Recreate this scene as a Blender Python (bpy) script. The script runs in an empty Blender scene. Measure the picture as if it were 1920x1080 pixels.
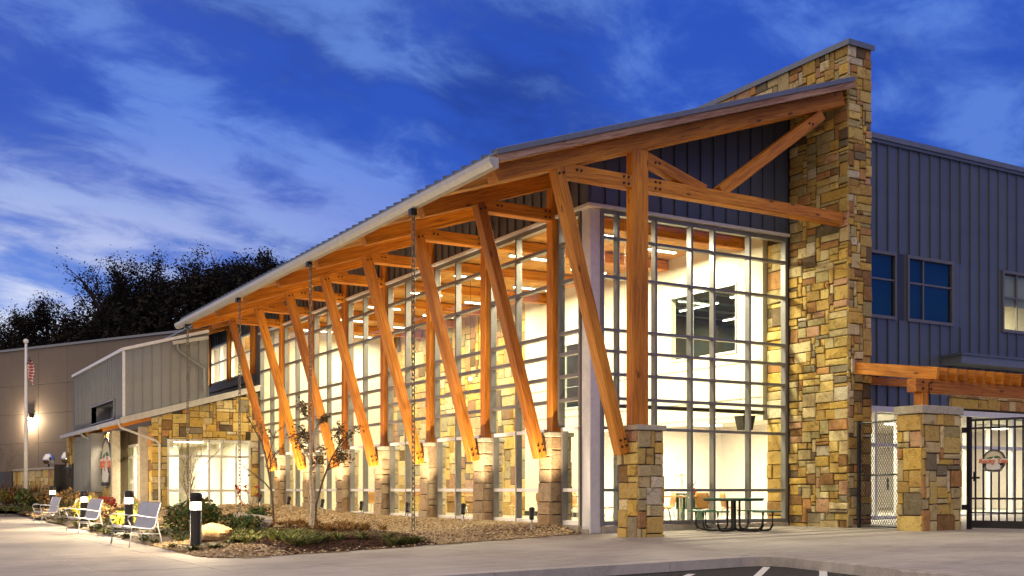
import bpy, math, random
import numpy as np
from mathutils import Matrix, Vector
R = math.radians
random.seed(7)
rnd = random.Random(11)
scene = bpy.context.scene
col = scene.collection

# ---------------------------------------------------------------- camera, sky, exposure
cam_d = bpy.data.cameras.new('camera')
cam = bpy.data.objects.new('camera', cam_d)
col.objects.link(cam)
cam.location = (-14.386, -20.888, 1.0)
cam.rotation_euler = (R(90), 0, R(-30.5))
cam_d.sensor_width = 36.0
cam_d.lens = 38.85
cam_d.shift_y = 0.1974
cam_d.clip_end = 3000
cam_d.clip_start = 0.1
scene.camera = cam

SUN_EL, SUN_AZ = R(0.5), R(-62)          # the sun has just gone down beyond the left of the picture
world = bpy.data.worlds.new('World')
scene.world = world
world.use_nodes = True
wt = world.node_tree
for n in list(wt.nodes):
    wt.nodes.remove(n)


class NT:
    """small helper for building node trees"""
    def __init__(s, tree):
        s.t = tree

    def n(s, kind, **kw):
        nd = s.t.nodes.new(kind)
        ins = kw.pop('ins', {})
        for k, v in kw.items():
            setattr(nd, k, v)
        for k, v in ins.items():
            if hasattr(v, 'is_linked'):
                s.t.links.new(v, nd.inputs[k])
            else:
                nd.inputs[k].default_value = v
        return nd

    def l(s, a, b):
        s.t.links.new(a, b)

    def math(s, op, a, b=None, c=None, clamp=False):
        nd = s.n('ShaderNodeMath', operation=op, use_clamp=clamp)
        for i, v in enumerate((a, b, c)):
            if v is None:
                continue
            if hasattr(v, 'is_linked'):
                s.l(v, nd.inputs[i])
            else:
                nd.inputs[i].default_value = v
        return nd.outputs[0]

    def vmath(s, op, a, b=None):
        nd = s.n('ShaderNodeVectorMath', operation=op)
        for i, v in enumerate((a, b)):
            if v is None:
                continue
            if hasattr(v, 'is_linked'):
                s.l(v, nd.inputs[i])
            else:
                nd.inputs[i].default_value = v
        return nd.outputs['Value'] if op in ('DOT_PRODUCT', 'LENGTH') else nd.outputs['Vector']

    def mix(s, fac, a, b, blend='MIX'):
        nd = s.n('ShaderNodeMix', data_type='RGBA', blend_type=blend, clamp_factor=True)
        for k, v in ((0, fac), (6, a), (7, b)):
            if hasattr(v, 'is_linked'):
                s.l(v, nd.inputs[k])
            else:
                nd.inputs[k].default_value = v if k == 0 else (*v[:3], 1.0)
        return nd.outputs[2]

    def ramp(s, fac, stops, interp='LINEAR'):
        nd = s.n('ShaderNodeValToRGB')
        cr = nd.color_ramp
        cr.interpolation = interp
        while len(cr.elements) < len(stops):
            cr.elements.new(0.5)
        for e, (p, c) in zip(cr.elements, stops):
            e.position = p
            e.color = (*c[:3], 1.0) if not isinstance(c, (int, float)) else (c, c, c, 1.0)
        if hasattr(fac, 'is_linked'):
            s.l(fac, nd.inputs[0])
        else:
            nd.inputs[0].default_value = fac
        return nd.outputs[0]

    def smooth(s, v, a, b):
        nd = s.n('ShaderNodeMapRange', interpolation_type='SMOOTHSTEP', ins={0: v, 1: a, 2: b, 3: 0.0, 4: 1.0})
        return nd.outputs[0]

    def noise(s, vec, scale, detail=4.0, rough=0.55, dist=0.0):
        nd = s.n('ShaderNodeTexNoise', ins={'Vector': vec, 'Scale': scale, 'Detail': detail, 'Roughness': rough, 'Distortion': dist})
        return nd.outputs[0]


def build_sky():
    w = NT(wt)
    d = w.vmath('NORMALIZE', w.n('ShaderNodeTexCoord').outputs['Generated'])
    # axes of the dusk sky: f = away from the car park, r = towards the right, z = up
    f = w.vmath('DOT_PRODUCT', d, (0.5075, 0.8616, 0.0))
    r = w.vmath('DOT_PRODUCT', d, (0.8616, -0.5075, 0.0))
    z = w.vmath('DOT_PRODUCT', d, (0.0, 0.0, 1.0))
    zc = w.math('MAXIMUM', z, 0.0)
    # clear blue gradient
    base = w.ramp(zc, [(0.0, (0.22, 0.24, 0.66)), (0.10, (0.065, 0.15, 0.62)), (0.25, (0.030, 0.098, 0.52)), (0.45, (0.024, 0.085, 0.50)), (1.0, (0.02, 0.07, 0.40))])
    # clouds lie on a flat layer: perspective streaks
    inv = w.math('DIVIDE', 1.0, w.math('ADD', zc, 0.16))
    cx = w.math('MULTIPLY', r, inv)
    cy = w.math('MULTIPLY', f, inv)
    a = math.radians(56)
    p = w.math('ADD', w.math('MULTIPLY', cx, math.cos(a)), w.math('MULTIPLY', cy, math.sin(a)))
    q = w.math('SUBTRACT', w.math('MULTIPLY', cy, math.cos(a)), w.math('MULTIPLY', cx, math.sin(a)))
    vec = w.n('ShaderNodeCombineXYZ', ins={0: w.math('MULTIPLY', p, 1.15), 1: w.math('MULTIPLY', q, 1.6), 2: 5.2}).outputs[0]
    n1 = w.noise(vec, 0.95, 3.0, 0.5, 0.3)
    n2 = w.noise(vec, 3.4, 6.0, 0.6, 0.3)
    vec2 = w.n('ShaderNodeCombineXYZ', ins={0: p, 1: w.math('MULTIPLY', q, 1.6), 2: 9.1}).outputs[0]
    n3 = w.noise(vec2, 0.9, 2.0, 0.5, 0.2)
    den = w.math('ADD', w.math('MULTIPLY', n1, 0.50), w.math('MULTIPLY', n2, 0.50))
    light = w.math('MULTIPLY', w.smooth(den, 0.42, 0.60), w.math('ADD', w.math('MULTIPLY', w.smooth(n2, 0.36, 0.62), 0.55), 0.45))
    dark = w.smooth(w.math('ADD', w.math('MULTIPLY', n3, 0.6), w.math('MULTIPLY', n2, 0.4)), 0.46, 0.62)
    # the west (left) is brighter: last light on the clouds
    west = w.vmath('DOT_PRODUCT', d, (math.sin(SUN_AZ + R(30.5)) * 0.98, math.cos(SUN_AZ + R(30.5)) * 0.98, 0.12))
    glow = w.math('MULTIPLY', w.smooth(west, 0.46, 0.82), w.smooth(z, 0.32, 0.12))
    glow_b = w.math('MULTIPLY', w.smooth(west, -0.35, 1.0), w.smooth(z, 0.75, 0.0))
    c_light = w.mix(glow_b, (0.12, 0.27, 0.80), (0.22, 0.40, 0.92))
    c_light = w.mix(w.math('MULTIPLY', w.math('MULTIPLY', w.smooth(n3, 0.52, 0.40), w.smooth(z, 0.35, 0.08)), 0.5), c_light, (0.30, 0.20, 0.66))
    c = w.mix(w.math('MULTIPLY', dark, 0.85), base, (0.016, 0.046, 0.28))
    c = w.mix(w.math('MULTIPLY', light, 0.66), c, c_light)
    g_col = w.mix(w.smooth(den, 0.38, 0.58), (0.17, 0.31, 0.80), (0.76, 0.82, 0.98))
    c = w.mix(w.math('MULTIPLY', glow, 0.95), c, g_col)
    # added warm glow, unseen, high behind the viewer's left, to light the ground
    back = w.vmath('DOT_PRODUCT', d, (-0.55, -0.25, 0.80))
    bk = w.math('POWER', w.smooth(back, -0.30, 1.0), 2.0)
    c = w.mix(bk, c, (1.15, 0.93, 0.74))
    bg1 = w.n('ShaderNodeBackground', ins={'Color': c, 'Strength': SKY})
    sky = w.n('ShaderNodeTexSky', sky_type='NISHITA', sun_disc=False, sun_elevation=SUN_EL, sun_rotation=SUN_AZ + R(30.5) , air_density=1.0, dust_density=1.0, ozone_density=3.0)
    bg2 = w.n('ShaderNodeBackground', ins={'Color': sky.outputs[0], 'Strength': NISH})
    add = w.n('ShaderNodeAddShader')
    w.l(bg1.outputs[0], add.inputs[0])
    w.l(bg2.outputs[0], add.inputs[1])
    out = w.n('ShaderNodeOutputWorld')
    w.l(add.outputs[0], out.inputs[0])


SKY, NISH = 1.0, 0.008
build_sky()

scene.view_settings.view_transform = 'Standard'
scene.view_settings.look = 'None'
scene.view_settings.exposure = 0.0
scene.view_settings.gamma = 1.0
scene.view_settings.use_curve_mapping = False
scene.render.engine = 'CYCLES'
cy = scene.cycles
cy.use_denoising = True
cy.max_bounces = 7
cy.diffuse_bounces = 4
cy.glossy_bounces = 3
cy.transmission_bounces = 4
cy.transparent_max_bounces = 24
cy.sample_clamp_indirect = 4.0
cy.caustics_reflective = False
cy.caustics_refractive = False

# ---------------------------------------------------------------- helpers
WM = {}


def link(o, parent=None, mw=None):
    mw = mw or Matrix()
    col.objects.link(o)
    WM[o.name] = mw
    if parent is not None:
        o.parent = parent
        o.matrix_basis = WM[parent.name].inverted() @ mw
    else:
        o.matrix_basis = mw
    return o


def tag(o, label=None, cat=None, group=None, kind=None):
    if label: o['label'] = label
    if cat: o['category'] = cat
    if group: o['group'] = group
    if kind: o['kind'] = kind
    return o


def thing(name, loc, label, cat, group=None, rz=0.0):
    o = bpy.data.objects.new(name, None)
    o.empty_display_size = 0.1
    link(o, None, Matrix.Translation(loc) @ Matrix.Rotation(rz, 4, 'Z'))
    return tag(o, label, cat, group)


def T(x, y, z):
    return Matrix.Translation((x, y, z))


def mesh_obj(name, verts, faces, mat, parent=None, mw=None, smooth=False, mats=None, midx=None):
    me = bpy.data.meshes.new(name)
    me.from_pydata(verts, [], faces)
    for m in (mats or [mat]):
        me.materials.append(m)
    if midx is not None:
        me.polygons.foreach_set('material_index', midx)
    if smooth:
        me.polygons.foreach_set('use_smooth', [True] * len(me.polygons))
    me.update()
    return link(bpy.data.objects.new(name, me), parent, mw)


class MB:
    """collects boxes, tubes and surfaces of one part"""
    def __init__(s):
        s.v, s.f, s.mi = [], [], []

    def raw(s, v, f, m=0):
        b = len(s.v)
        s.v.extend(v)
        s.f.extend([tuple(i + b for i in q) for q in f])
        s.mi.extend([m] * len(f))
        return s

    def box(s, lo, hi, m=0):
        x0, y0, z0 = lo
        x1, y1, z1 = hi
        return s.raw([(x0, y0, z0), (x1, y0, z0), (x1, y1, z0), (x0, y1, z0), (x0, y0, z1), (x1, y0, z1), (x1, y1, z1), (x0, y1, z1)],
                     [(0, 3, 2, 1), (4, 5, 6, 7), (0, 1, 5, 4), (1, 2, 6, 5), (2, 3, 7, 6), (3, 0, 4, 7)], m)

    def bar(s, p0, p1, w, h, up=(0, 0, 1), m=0):
        p0, p1 = Vector(p0), Vector(p1)
        x = (p1 - p0).normalized()
        y = Vector(up).cross(x)
        if y.length < 1e-4:
            y = Vector((0, 1, 0)).cross(x)
        y.normalize()
        z = x.cross(y)
        c = []
        for p in (p0, p1):
            for a, b in ((-1, -1), (1, -1), (1, 1), (-1, 1)):
                c.append(tuple(p + y * (a * w / 2) + z * (b * h / 2)))
        return s.raw(c, [(0, 3, 2, 1), (4, 5, 6, 7), (0, 1, 5, 4), (1, 2, 6, 5), (2, 3, 7, 6), (3, 0, 4, 7)], m)

    def tube(s, pts, r, n=8, m=0, r1=None, cap=True):
        pts = [Vector(p) for p in pts]
        L = len(pts)
        ref = Vector((0, 0, 1))
        vs, fs = [], []
        for i, p in enumerate(pts):
            d = (pts[min(i + 1, L - 1)] - pts[max(i - 1, 0)]).normalized()
            a = d.cross(ref)
            if a.length < 0.05:
                a = d.cross(Vector((1, 0, 0)))
            a.normalize()
            b = d.cross(a)
            rr = r if r1 is None else r + (r1 - r) * i / max(1, L - 1)
            for k in range(n):
                t = 2 * math.pi * k / n
                vs.append(tuple(p + a * (rr * math.cos(t)) + b * (rr * math.sin(t))))
        for i in range(L - 1):
            for k in range(n):
                k2 = (k + 1) % n
                fs.append((i * n + k, i * n + k2, (i + 1) * n + k2, (i + 1) * n + k))
        if cap:
            fs.append(tuple(range(n - 1, -1, -1)))
            fs.append(tuple((L - 1) * n + k for k in range(n)))
        return s.raw(vs, fs, m)

    def lathe(s, prof, n=20, m=0):
        vs, fs = [], []
        for (r, z) in prof:
            for k in range(n):
                t = 2 * math.pi * k / n
                vs.append((r * math.cos(t), r * math.sin(t), z))
        for i in range(len(prof) - 1):
            for k in range(n):
                k2 = (k + 1) % n
                fs.append((i * n + k, i * n + k2, (i + 1) * n + k2, (i + 1) * n + k))
        fs.append(tuple(range(n - 1, -1, -1)))
        fs.append(tuple((len(prof) - 1) * n + k for k in range(n)))
        return s.raw(vs, fs, m)

    def disc(s, c, r, ax, ay, h, n=28, m=0):
        """short drum: centre c, axes ax and ay, thickness h along ax x ay"""
        c, ax, ay = Vector(c), Vector(ax), Vector(ay)
        nz = ax.cross(ay).normalized() * h
        ring = [c + ax * (r * math.cos(2 * math.pi * k / n)) + ay * (r * math.sin(2 * math.pi * k / n)) for k in range(n)]
        vs = [tuple(p) for p in ring] + [tuple(p + nz) for p in ring]
        fs = [tuple(range(n - 1, -1, -1)), tuple(range(n, 2 * n))] + [(k, (k + 1) % n, n + (k + 1) % n, n + k) for k in range(n)]
        return s.raw(vs, fs, m)

    def build(s, name, mat, parent=None, mw=None, smooth=False):
        """vertices are in world space unless mw is given; the origin is put at the shape's base centre"""
        mats = mat if isinstance(mat, (list, tuple)) else [mat]
        if mw is None:
            a = np.array(s.v)
            c = (a.min(0) + a.max(0)) / 2
            mw = T(*c)
            vs = [tuple(p) for p in (a - c)]
        else:
            vs = s.v
        return mesh_obj(name, vs, s.f, None, parent, mw, smooth, mats, s.mi if len(mats) > 1 else None)


_cache = {}


def box_mesh(name, sx, sy, sz, mat, bev=0.0):
    key = (round(sx, 3), round(sy, 3), round(sz, 3), mat.name, bev)
    me = _cache.get(key)
    if me is None:
        x, y, z = sx / 2, sy / 2, sz / 2
        m = MB()
        if bev <= 0:
            m.box((-x, -y, -z), (x, y, z))
        else:
            b = min(bev, x * .45, y * .45, z * .45)
            vs = []
            for sxn in (-1, 1):
                for syn in (-1, 1):
                    for szn in (-1, 1):
                        vs += [(sxn * x, syn * (y - b), szn * (z - b)), (sxn * (x - b), syn * y, szn * (z - b)), (sxn * (x - b), syn * (y - b), szn * z)]
            I = lambda a, c, d, k: ((a > 0) * 4 + (c > 0) * 2 + (d > 0)) * 3 + k
            fs = []
            for s in (-1, 1):
                q = [I(s, -1, -1, 0), I(s, 1, -1, 0), I(s, 1, 1, 0), I(s, -1, 1, 0)]
                fs.append(tuple(q if s > 0 else q[::-1]))
                q = [I(-1, s, -1, 1), I(-1, s, 1, 1), I(1, s, 1, 1), I(1, s, -1, 1)]
                fs.append(tuple(q if s > 0 else q[::-1]))
                q = [I(-1, -1, s, 2), I(1, -1, s, 2), I(1, 1, s, 2), I(-1, 1, s, 2)]
                fs.append(tuple(q if s > 0 else q[::-1]))
            for a in (-1, 1):
                for c in (-1, 1):
                    fs.append((I(a, c, -1, 0), I(a, c, 1, 0), I(a, c, 1, 1), I(a, c, -1, 1)))
                    fs.append((I(a, -1, c, 0), I(a, 1, c, 0), I(a, 1, c, 2), I(a, -1, c, 2)))
                    fs.append((I(-1, a, c, 1), I(1, a, c, 1), I(1, a, c, 2), I(-1, a, c, 2)))
                    for d in (-1, 1):
                        fs.append((I(a, c, d, 0), I(a, c, d, 1), I(a, c, d, 2)))
            m.raw(vs, fs)
        me = bpy.data.meshes.new(name)
        me.from_pydata(m.v, [], m.f)
        me.materials.append(mat)
        me.update()
        _cache[key] = me
    return me


def box(name, lo, hi, mat, parent=None, bev=0.0):
    s = [hi[i] - lo[i] for i in range(3)]
    me = box_mesh(name, *s, mat, bev)
    return link(bpy.data.objects.new(name, me), parent, T(*[(hi[i] + lo[i]) / 2 for i in range(3)]))


def frame_m(p, x, up=(0, 0, 1)):
    x = Vector(x).normalized()
    y = Vector(up).cross(x)
    if y.length < 1e-4:
        y = Vector((0, 1, 0)).cross(x).cross(x) * -1
    y.normalize()
    z = x.cross(y)
    m = Matrix((x, y, z)).transposed().to_4x4()
    m.translation = Vector(p)
    return m


def beam(name, p0, p1, w, h, mat, parent=None, bev=0.012, up=(0, 0, 1)):
    """a timber: local X runs along it, w is its sideways and h its upright size"""
    p0, p1 = Vector(p0), Vector(p1)
    me = box_mesh(name, (p1 - p0).length, w, h, mat, bev)
    return link(bpy.data.objects.new(name, me), parent, frame_m((p0 + p1) / 2, p1 - p0, up))


def lamp(name, kind, loc, energy, color, parent=None, **kw):
    l = bpy.data.lights.new(name, kind)
    l.energy = energy
    l.color = color
    aim = kw.pop('aim', None)
    rot = kw.pop('rot', None)
    for k, v in kw.items():
        setattr(l, k, v)
    o = bpy.data.objects.new(name, l)
    m = T(*loc)
    if aim is not None:
        m = m @ (Vector(aim) - Vector(loc)).to_track_quat('-Z', 'Y').to_matrix().to_4x4()
    if rot is not None:
        m = m @ rot
    return link(o, parent, m)


def dup(root, mw, label=None, group=None):
    """copy of a thing with copies of its parts and their sub-parts"""
    def rec(o, parent, m):
        c = o.copy()
        col.objects.link(c)
        WM[c.name] = m
        if parent is not None:
            c.parent = parent
            c.matrix_basis = o.matrix_basis.copy()
        else:
            c.matrix_basis = m
        for ch in kids.get(o.name, []):
            rec(ch, c, m @ ch.matrix_basis)
        return c
    kids = {}
    stack = [root]
    while stack:
        o = stack.pop()
        ks = [x for x in col.objects if x.parent == o] if o.name not in _kids else _kids[o.name]
        _kids[o.name] = ks
        kids[o.name] = ks
        stack.extend(ks)
    c = rec(root, None, mw)
    if label: c['label'] = label
    if group: c['group'] = group
    return c


_kids = {}


# ---------------------------------------------------------------- materials
def new_mat(name):
    m = bpy.data.materials.new(name)
    m.use_nodes = True
    t = m.node_tree
    b = t.nodes.get('Principled BSDF')
    return m, NT(t), b


def plain(name, color, rough=0.6, metal=0.0, var=0.12, scale=6.0, bump=0.0, bscale=40.0, spec=0.5, objvar=0.0):
    m, w, b = new_mat(name)
    tc = w.n('ShaderNodeTexCoord').outputs['Object']
    n = w.noise(tc, scale, 5.0, 0.6)
    dark = tuple(c * (1 - var) for c in color)
    lite = tuple(min(1, c * (1 + var)) for c in color)
    c = w.mix(w.smooth(n, 0.3, 0.7), dark, lite)
    if objvar:
        oi = w.n('ShaderNodeObjectInfo').outputs['Random']
        k = w.math('ADD', w.math('MULTIPLY', oi, objvar), 1 - objvar / 2)
        c = w.mix(1.0, c, w.n('ShaderNodeCombineColor', ins={0: k, 1: k, 2: k}).outputs[0], 'MULTIPLY')
    w.l(c, b.inputs['Base Color'])
    b.inputs['Roughness'].default_value = rough
    w.l(w.math('ADD', w.math('MULTIPLY', n, 0.2), rough - 0.1, clamp=True), b.inputs['Roughness'])
    b.inputs['Metallic'].default_value = metal
    b.inputs['Specular IOR Level'].default_value = spec
    if bump:
        bn = w.n('ShaderNodeBump', ins={'Strength': bump, 'Distance': 0.02, 'Height': w.noise(tc, bscale, 4.0, 0.6)})
        w.l(bn.outputs[0], b.inputs['Normal'])
    return m


def wood(name, dark, mid, lite, rough=0.62):
    m, w, b = new_mat(name)
    oi = w.n('ShaderNodeObjectInfo').outputs['Random']
    tc = w.n('ShaderNodeTexCoord').outputs['Object']
    off = w.n('ShaderNodeCombineXYZ', ins={0: w.math('MULTIPLY', oi, 37.0), 1: w.math('MULTIPLY', oi, 11.0), 2: w.math('MULTIPLY', oi, 23.0)}).outputs[0]
    p = w.vmath('ADD', tc, off)
    g = w.noise(w.vmath('MULTIPLY', p, (0.55, 9.0, 9.0)), 2.2, 5.0, 0.62, 0.9)
    fine = w.noise(w.vmath('MULTIPLY', p, (1.6, 60.0, 60.0)), 1.6, 3.0, 0.6, 0.2)
    big = w.noise(w.vmath('MULTIPLY', p, (0.5, 1.5, 1.5)), 1.0, 2.0, 0.5)
    v = w.math('ADD', w.math('ADD', w.math('MULTIPLY', g, 0.62), w.math('MULTIPLY', fine, 0.22)), w.math('MULTIPLY', big, 0.16))
    c = w.ramp(v, [(0.36, dark), (0.48, mid), (0.62, lite)])
    vo = w.n('ShaderNodeTexVoronoi', ins={'Vector': w.vmath('MULTIPLY', p, (0.9, 2.3, 2.3)), 'Scale': 1.3, 'Randomness': 1.0})
    knot = w.smooth(vo.outputs['Distance'], 0.13, 0.06)
    c = w.mix(w.math('MULTIPLY', knot, 0.75), c, tuple(x * 0.22 for x in dark))
    crack = w.noise(w.vmath('MULTIPLY', p, (0.35, 26.0, 26.0)), 1.5, 2.0, 0.5, 0.4)
    c = w.mix(w.math('MULTIPLY', w.smooth(crack, 0.34, 0.27), 0.8), c, tuple(x * 0.18 for x in dark))
    k = w.math('ADD', w.math('ADD', w.math('MULTIPLY', oi, 0.40), w.math('MULTIPLY', big, 0.7)), 0.46)
    c = w.mix(1.0, c, w.n('ShaderNodeCombineColor', ins={0: k, 1: w.math('POWER', k, 1.25), 2: k}).outputs[0], 'MULTIPLY')
    w.l(c, b.inputs['Base Color'])
    b.inputs['Roughness'].default_value = rough
    bn = w.n('ShaderNodeBump', ins={'Strength': 0.35, 'Distance': 0.01, 'Height': v})
    w.l(bn.outputs[0], b.inputs['Normal'])
    return m


PALETTE = [(0.0, (.52, .36, .11)), (0.12, (.60, .45, .15)), (0.25, (.44, .29, .085)), (0.36, (.38, .32, .15)), (0.45, (.64, .53, .28)), (0.55, (.57, .38, .09)),
           (0.65, (.27, .15, .055)), (0.70, (.50, .40, .20)), (0.79, (.14, .10, .06)), (0.82, (.44, .23, .085)), (0.88, (.22, .185, .12)), (0.93, (.47, .28, .16)), (0.97, (.60, .53, .38))]


def stone_mat(name, island=False, gain=1.0, pal=None):
    m, w, b = new_mat(name)
    if island:
        oi = w.n('ShaderNodeNewGeometry').outputs['Random Per Island']
    else:
        oi = w.n('ShaderNodeObjectInfo').outputs['Random']
    c = w.ramp(oi, [(p, tuple(x * gain for x in q)) for p, q in (pal or PALETTE)], 'CONSTANT')
    r2 = w.math('FRACT', w.math('MULTIPLY', oi, 57.3))
    tc = w.n('ShaderNodeTexCoord').outputs['Object']
    sh = w.n('ShaderNodeCombineXYZ', ins={0: w.math('MULTIPLY', r2, 40.0), 1: w.math('MULTIPLY', oi, 90.0), 2: 0.0}).outputs[0]
    p = w.vmath('ADD', tc, sh)
    n = w.noise(p, 5.5, 6.0, 0.65, 0.8)
    n2 = w.noise(p, 26.0, 4.0, 0.6)
    c = w.mix(w.math('MULTIPLY', w.smooth(n, 0.50, 0.70), 0.62), c, (.20, .105, .035))
    c = w.mix(w.math('MULTIPLY', w.smooth(n, 0.46, 0.28), 0.45), c, (.52, .45, .30))
    k = w.math('ADD', w.math('ADD', w.math('MULTIPLY', r2, 0.30), w.math('MULTIPLY', n2, 0.75)), 0.42)
    c = w.mix(1.0, c, w.n('ShaderNodeCombineColor', ins={0: k, 1: k, 2: k}).outputs[0], 'MULTIPLY')
    w.l(c, b.inputs['Base Color'])
    b.inputs['Roughness'].default_value = 0.88
    b.inputs['Specular IOR Level'].default_value = 0.3
    h = w.math('ADD', w.math('MULTIPLY', n, 0.7), w.math('MULTIPLY', n2, 0.4))
    bn = w.n('ShaderNodeBump', ins={'Strength': 0.9, 'Distance': 0.05, 'Height': h})
    w.l(bn.outputs[0], b.inputs['Normal'])
    return m


def glass_mat(name, tint=(0.93, 0.97, 0.93), ior=1.45):
    m, w, b = new_mat(name)
    w.t.nodes.remove(b)
    tr = w.n('ShaderNodeBsdfTransparent', ins={0: (*tint, 1)})
    gl = w.n('ShaderNodeBsdfGlossy', ins={0: (0.9, 0.95, 0.95, 1), 'Roughness': 0.02})
    ge = w.n('ShaderNodeNewGeometry')
    cs = w.math('ABSOLUTE', w.vmath('DOT_PRODUCT', ge.outputs['Normal'], ge.outputs['Incoming']))
    f0 = ((ior - 1) / (ior + 1)) ** 2
    fr = w.math('MULTIPLY', w.math('ADD', w.math('MULTIPLY', w.math('POWER', w.math('SUBTRACT', 1.0, cs, clamp=True), 5.0), 1 - f0), f0, clamp=True), 0.6)
    mx = w.n('ShaderNodeMixShader')
    w.l(fr, mx.inputs[0])
    w.l(tr.outputs[0], mx.inputs[1])
    w.l(gl.outputs[0], mx.inputs[2])
    w.l(mx.outputs[0], w.t.nodes['Material Output'].inputs[0])
    return m


def glow_mat(name, color, strength):
    m, w, b = new_mat(name)
    b.inputs['Base Color'].default_value = (*color, 1)
    b.inputs['Emission Color'].default_value = (*color, 1)
    b.inputs['Emission Strength'].default_value = strength
    return m


def leaf_mat(name, cols, rough=0.6):
    m, w, b = new_mat(name)
    ri = w.n('ShaderNodeNewGeometry').outputs['Random Per Island']
    n = len(cols)
    c = w.ramp(ri, [(i / max(1, n), k) for i, k in enumerate(cols)], 'CONSTANT')
    w.l(c, b.inputs['Base Color'])
    b.inputs['Roughness'].default_value = rough
    b.inputs['Specular IOR Level'].default_value = 0.25
    return m


def concrete_mat(name, color, scale=1.0):
    m, w, b = new_mat(name)
    g = w.n('ShaderNodeNewGeometry').outputs['Position']
    oi = w.n('ShaderNodeObjectInfo').outputs['Random']
    n1 = w.noise(g, 0.35 * scale, 5.0, 0.6)
    n2 = w.noise(w.vmath('MULTIPLY', g, (1.0, 3.0, 1.0)), 1.6 * scale, 5.0, 0.65, 0.6)
    n3 = w.noise(g, 30.0, 3.0, 0.6)
    v = w.math('ADD', w.math('ADD', w.math('MULTIPLY', n1, 0.45), w.math('MULTIPLY', n2, 0.35)), w.math('MULTIPLY', n3, 0.2))
    c = w.mix(w.smooth(v, 0.36, 0.62), tuple(x * 0.66 for x in color), tuple(x * 1.10 for x in color))
    sp = w.smooth(w.noise(g, 2.7, 2.0, 0.5), 0.70, 0.78)
    c = w.mix(w.math('MULTIPLY', sp, 0.3), c, tuple(x * 0.55 for x in color))
    k = w.math('ADD', w.math('MULTIPLY', oi, 0.10), 0.95)
    c = w.mix(1.0, c, w.n('ShaderNodeCombineColor', ins={0: k, 1: k, 2: k}).outputs[0], 'MULTIPLY')
    w.l(c, b.inputs['Base Color'])
    b.inputs['Roughness'].default_value = 0.78
    b.inputs['Specular IOR Level'].default_value = 0.35
    bn = w.n('ShaderNodeBump', ins={'Strength': 0.25, 'Distance': 0.01, 'Height': w.noise(g, 55.0, 4.0, 0.65)})
    w.l(bn.outputs[0], b.inputs['Normal'])
    return m


def print_mat(name, color, rough=0.5):
    return plain(name, color, rough, var=0.05)


M = {}
M['timber'] = wood('timber', (.24, .068, .004), (.49, .162, .009), (.64, .255, .022))
M['deck'] = wood('deck_wood', (.40, .16, .03), (.56, .26, .055), (.66, .35, .09))
M['weathered'] = wood('weathered_wood', (.14, .06, .035), (.34, .19, .13), (.50, .33, .26), 0.8)
M['stone'] = stone_mat('stone', gain=1.15)
M['pier_stone'] = stone_mat('pier_stone', pal=[(0.0, (.50, .38, .24)), (.3, (.44, .33, .21)), (.5, (.54, .43, .29)), (.7, (.40, .27, .15)), (.85, (.52, .37, .22)), (.95, (.36, .26, .17))])
M['stone_mass'] = stone_mat('stone_joined', True, 1.15)
M['mortar'] = plain('mortar', (.075, .055, .032), 0.95, var=0.25, scale=14, bump=0.4)
M['capstone'] = plain('capstone', (.46, .42, .33), 0.8, var=0.15, scale=9, bump=0.35)
M['alu'] = plain('aluminium_frame', (.20, .185, .175), 0.38, 0.35, 0.06)
M['alu_dark'] = plain('aluminium_dark', (.22, .22, .225), 0.38, 0.35, 0.06)
M['alu_light'] = plain('aluminium_light', (.74, .73, .73), 0.40, 0.15, 0.06)
M['white_frame'] = plain('white_frame', (.74, .73, .68), 0.45, 0.0, 0.05)
M['clad'] = plain('metal_cladding', (.115, .140, .190), 0.42, 0.25, 0.07, 1.3, objvar=0.10)
M['clad_light'] = plain('metal_cladding_pale', (.27, .28, .29), 0.42, 0.25, 0.07, 1.3, objvar=0.10)
M['roof'] = plain('roof_metal', (.20, .22, .25), 0.40, 0.4, 0.07)
M['gutter'] = plain('gutter_metal', (.52, .51, .48), 0.42, 0.1, 0.08)
M['glass'] = glass_mat('glass')
M['glass_dark'] = glass_mat('glass_blue', (0.55, 0.75, 0.85), 1.7)
M['cream'] = plain('cream_wall', (.80, .76, .62), 0.85, var=0.03)
M['pinkwall'] = plain('pale_wall', (.80, .73, .66), 0.85, var=0.03)
M['floor_in'] = plain('floor_tile', (.46, .42, .34), 0.35, var=0.08, scale=2)
M['dark'] = plain('dark_metal', (.02, .02, .021), 0.4, 0.3, 0.2)
M['blackpaint'] = plain('black_paint', (.012, .011, .011), 0.42, 0.1, 0.2)
M['bronze'] = plain('bronze_metal', (.028, .025, .023), 0.4, 0.5, 0.2)
M['steel'] = plain('galvanised_steel', (.42, .41, .39), 0.35, 0.8, 0.15, 20)
M['chain'] = plain('chain_steel', (.20, .18, .15), 0.4, 0.8, 0.3, 30)
M['chrome'] = plain('chrome', (.75, .74, .72), 0.15, 1.0, 0.05)
M['silver'] = plain('silver_paint', (.52, .52, .55), 0.33, 0.45, 0.08)
M['concrete'] = concrete_mat('concrete', (.43, .39, .345))
M['joint'] = concrete_mat('joint_concrete', (.70, .66, .60))
M['kerb'] = concrete_mat('kerb_concrete', (.50, .46, .41))
M['asphalt'] = plain('asphalt', (.022, .020, .020), 0.9, var=0.35, scale=60, bump=0.6, bscale=90)
M['paint'] = plain('road_paint', (.74, .73, .70), 0.7, var=0.10, scale=25)
M['soil'] = plain('soil', (.17, .115, .06), 0.95, var=0.4, scale=8, bump=0.6)
M['mulch'] = leaf_mat('mulch_chips', [(.045, .018, .009), (.07, .028, .013), (.026, .013, .008), (.10, .042, .018)], 0.9)
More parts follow.
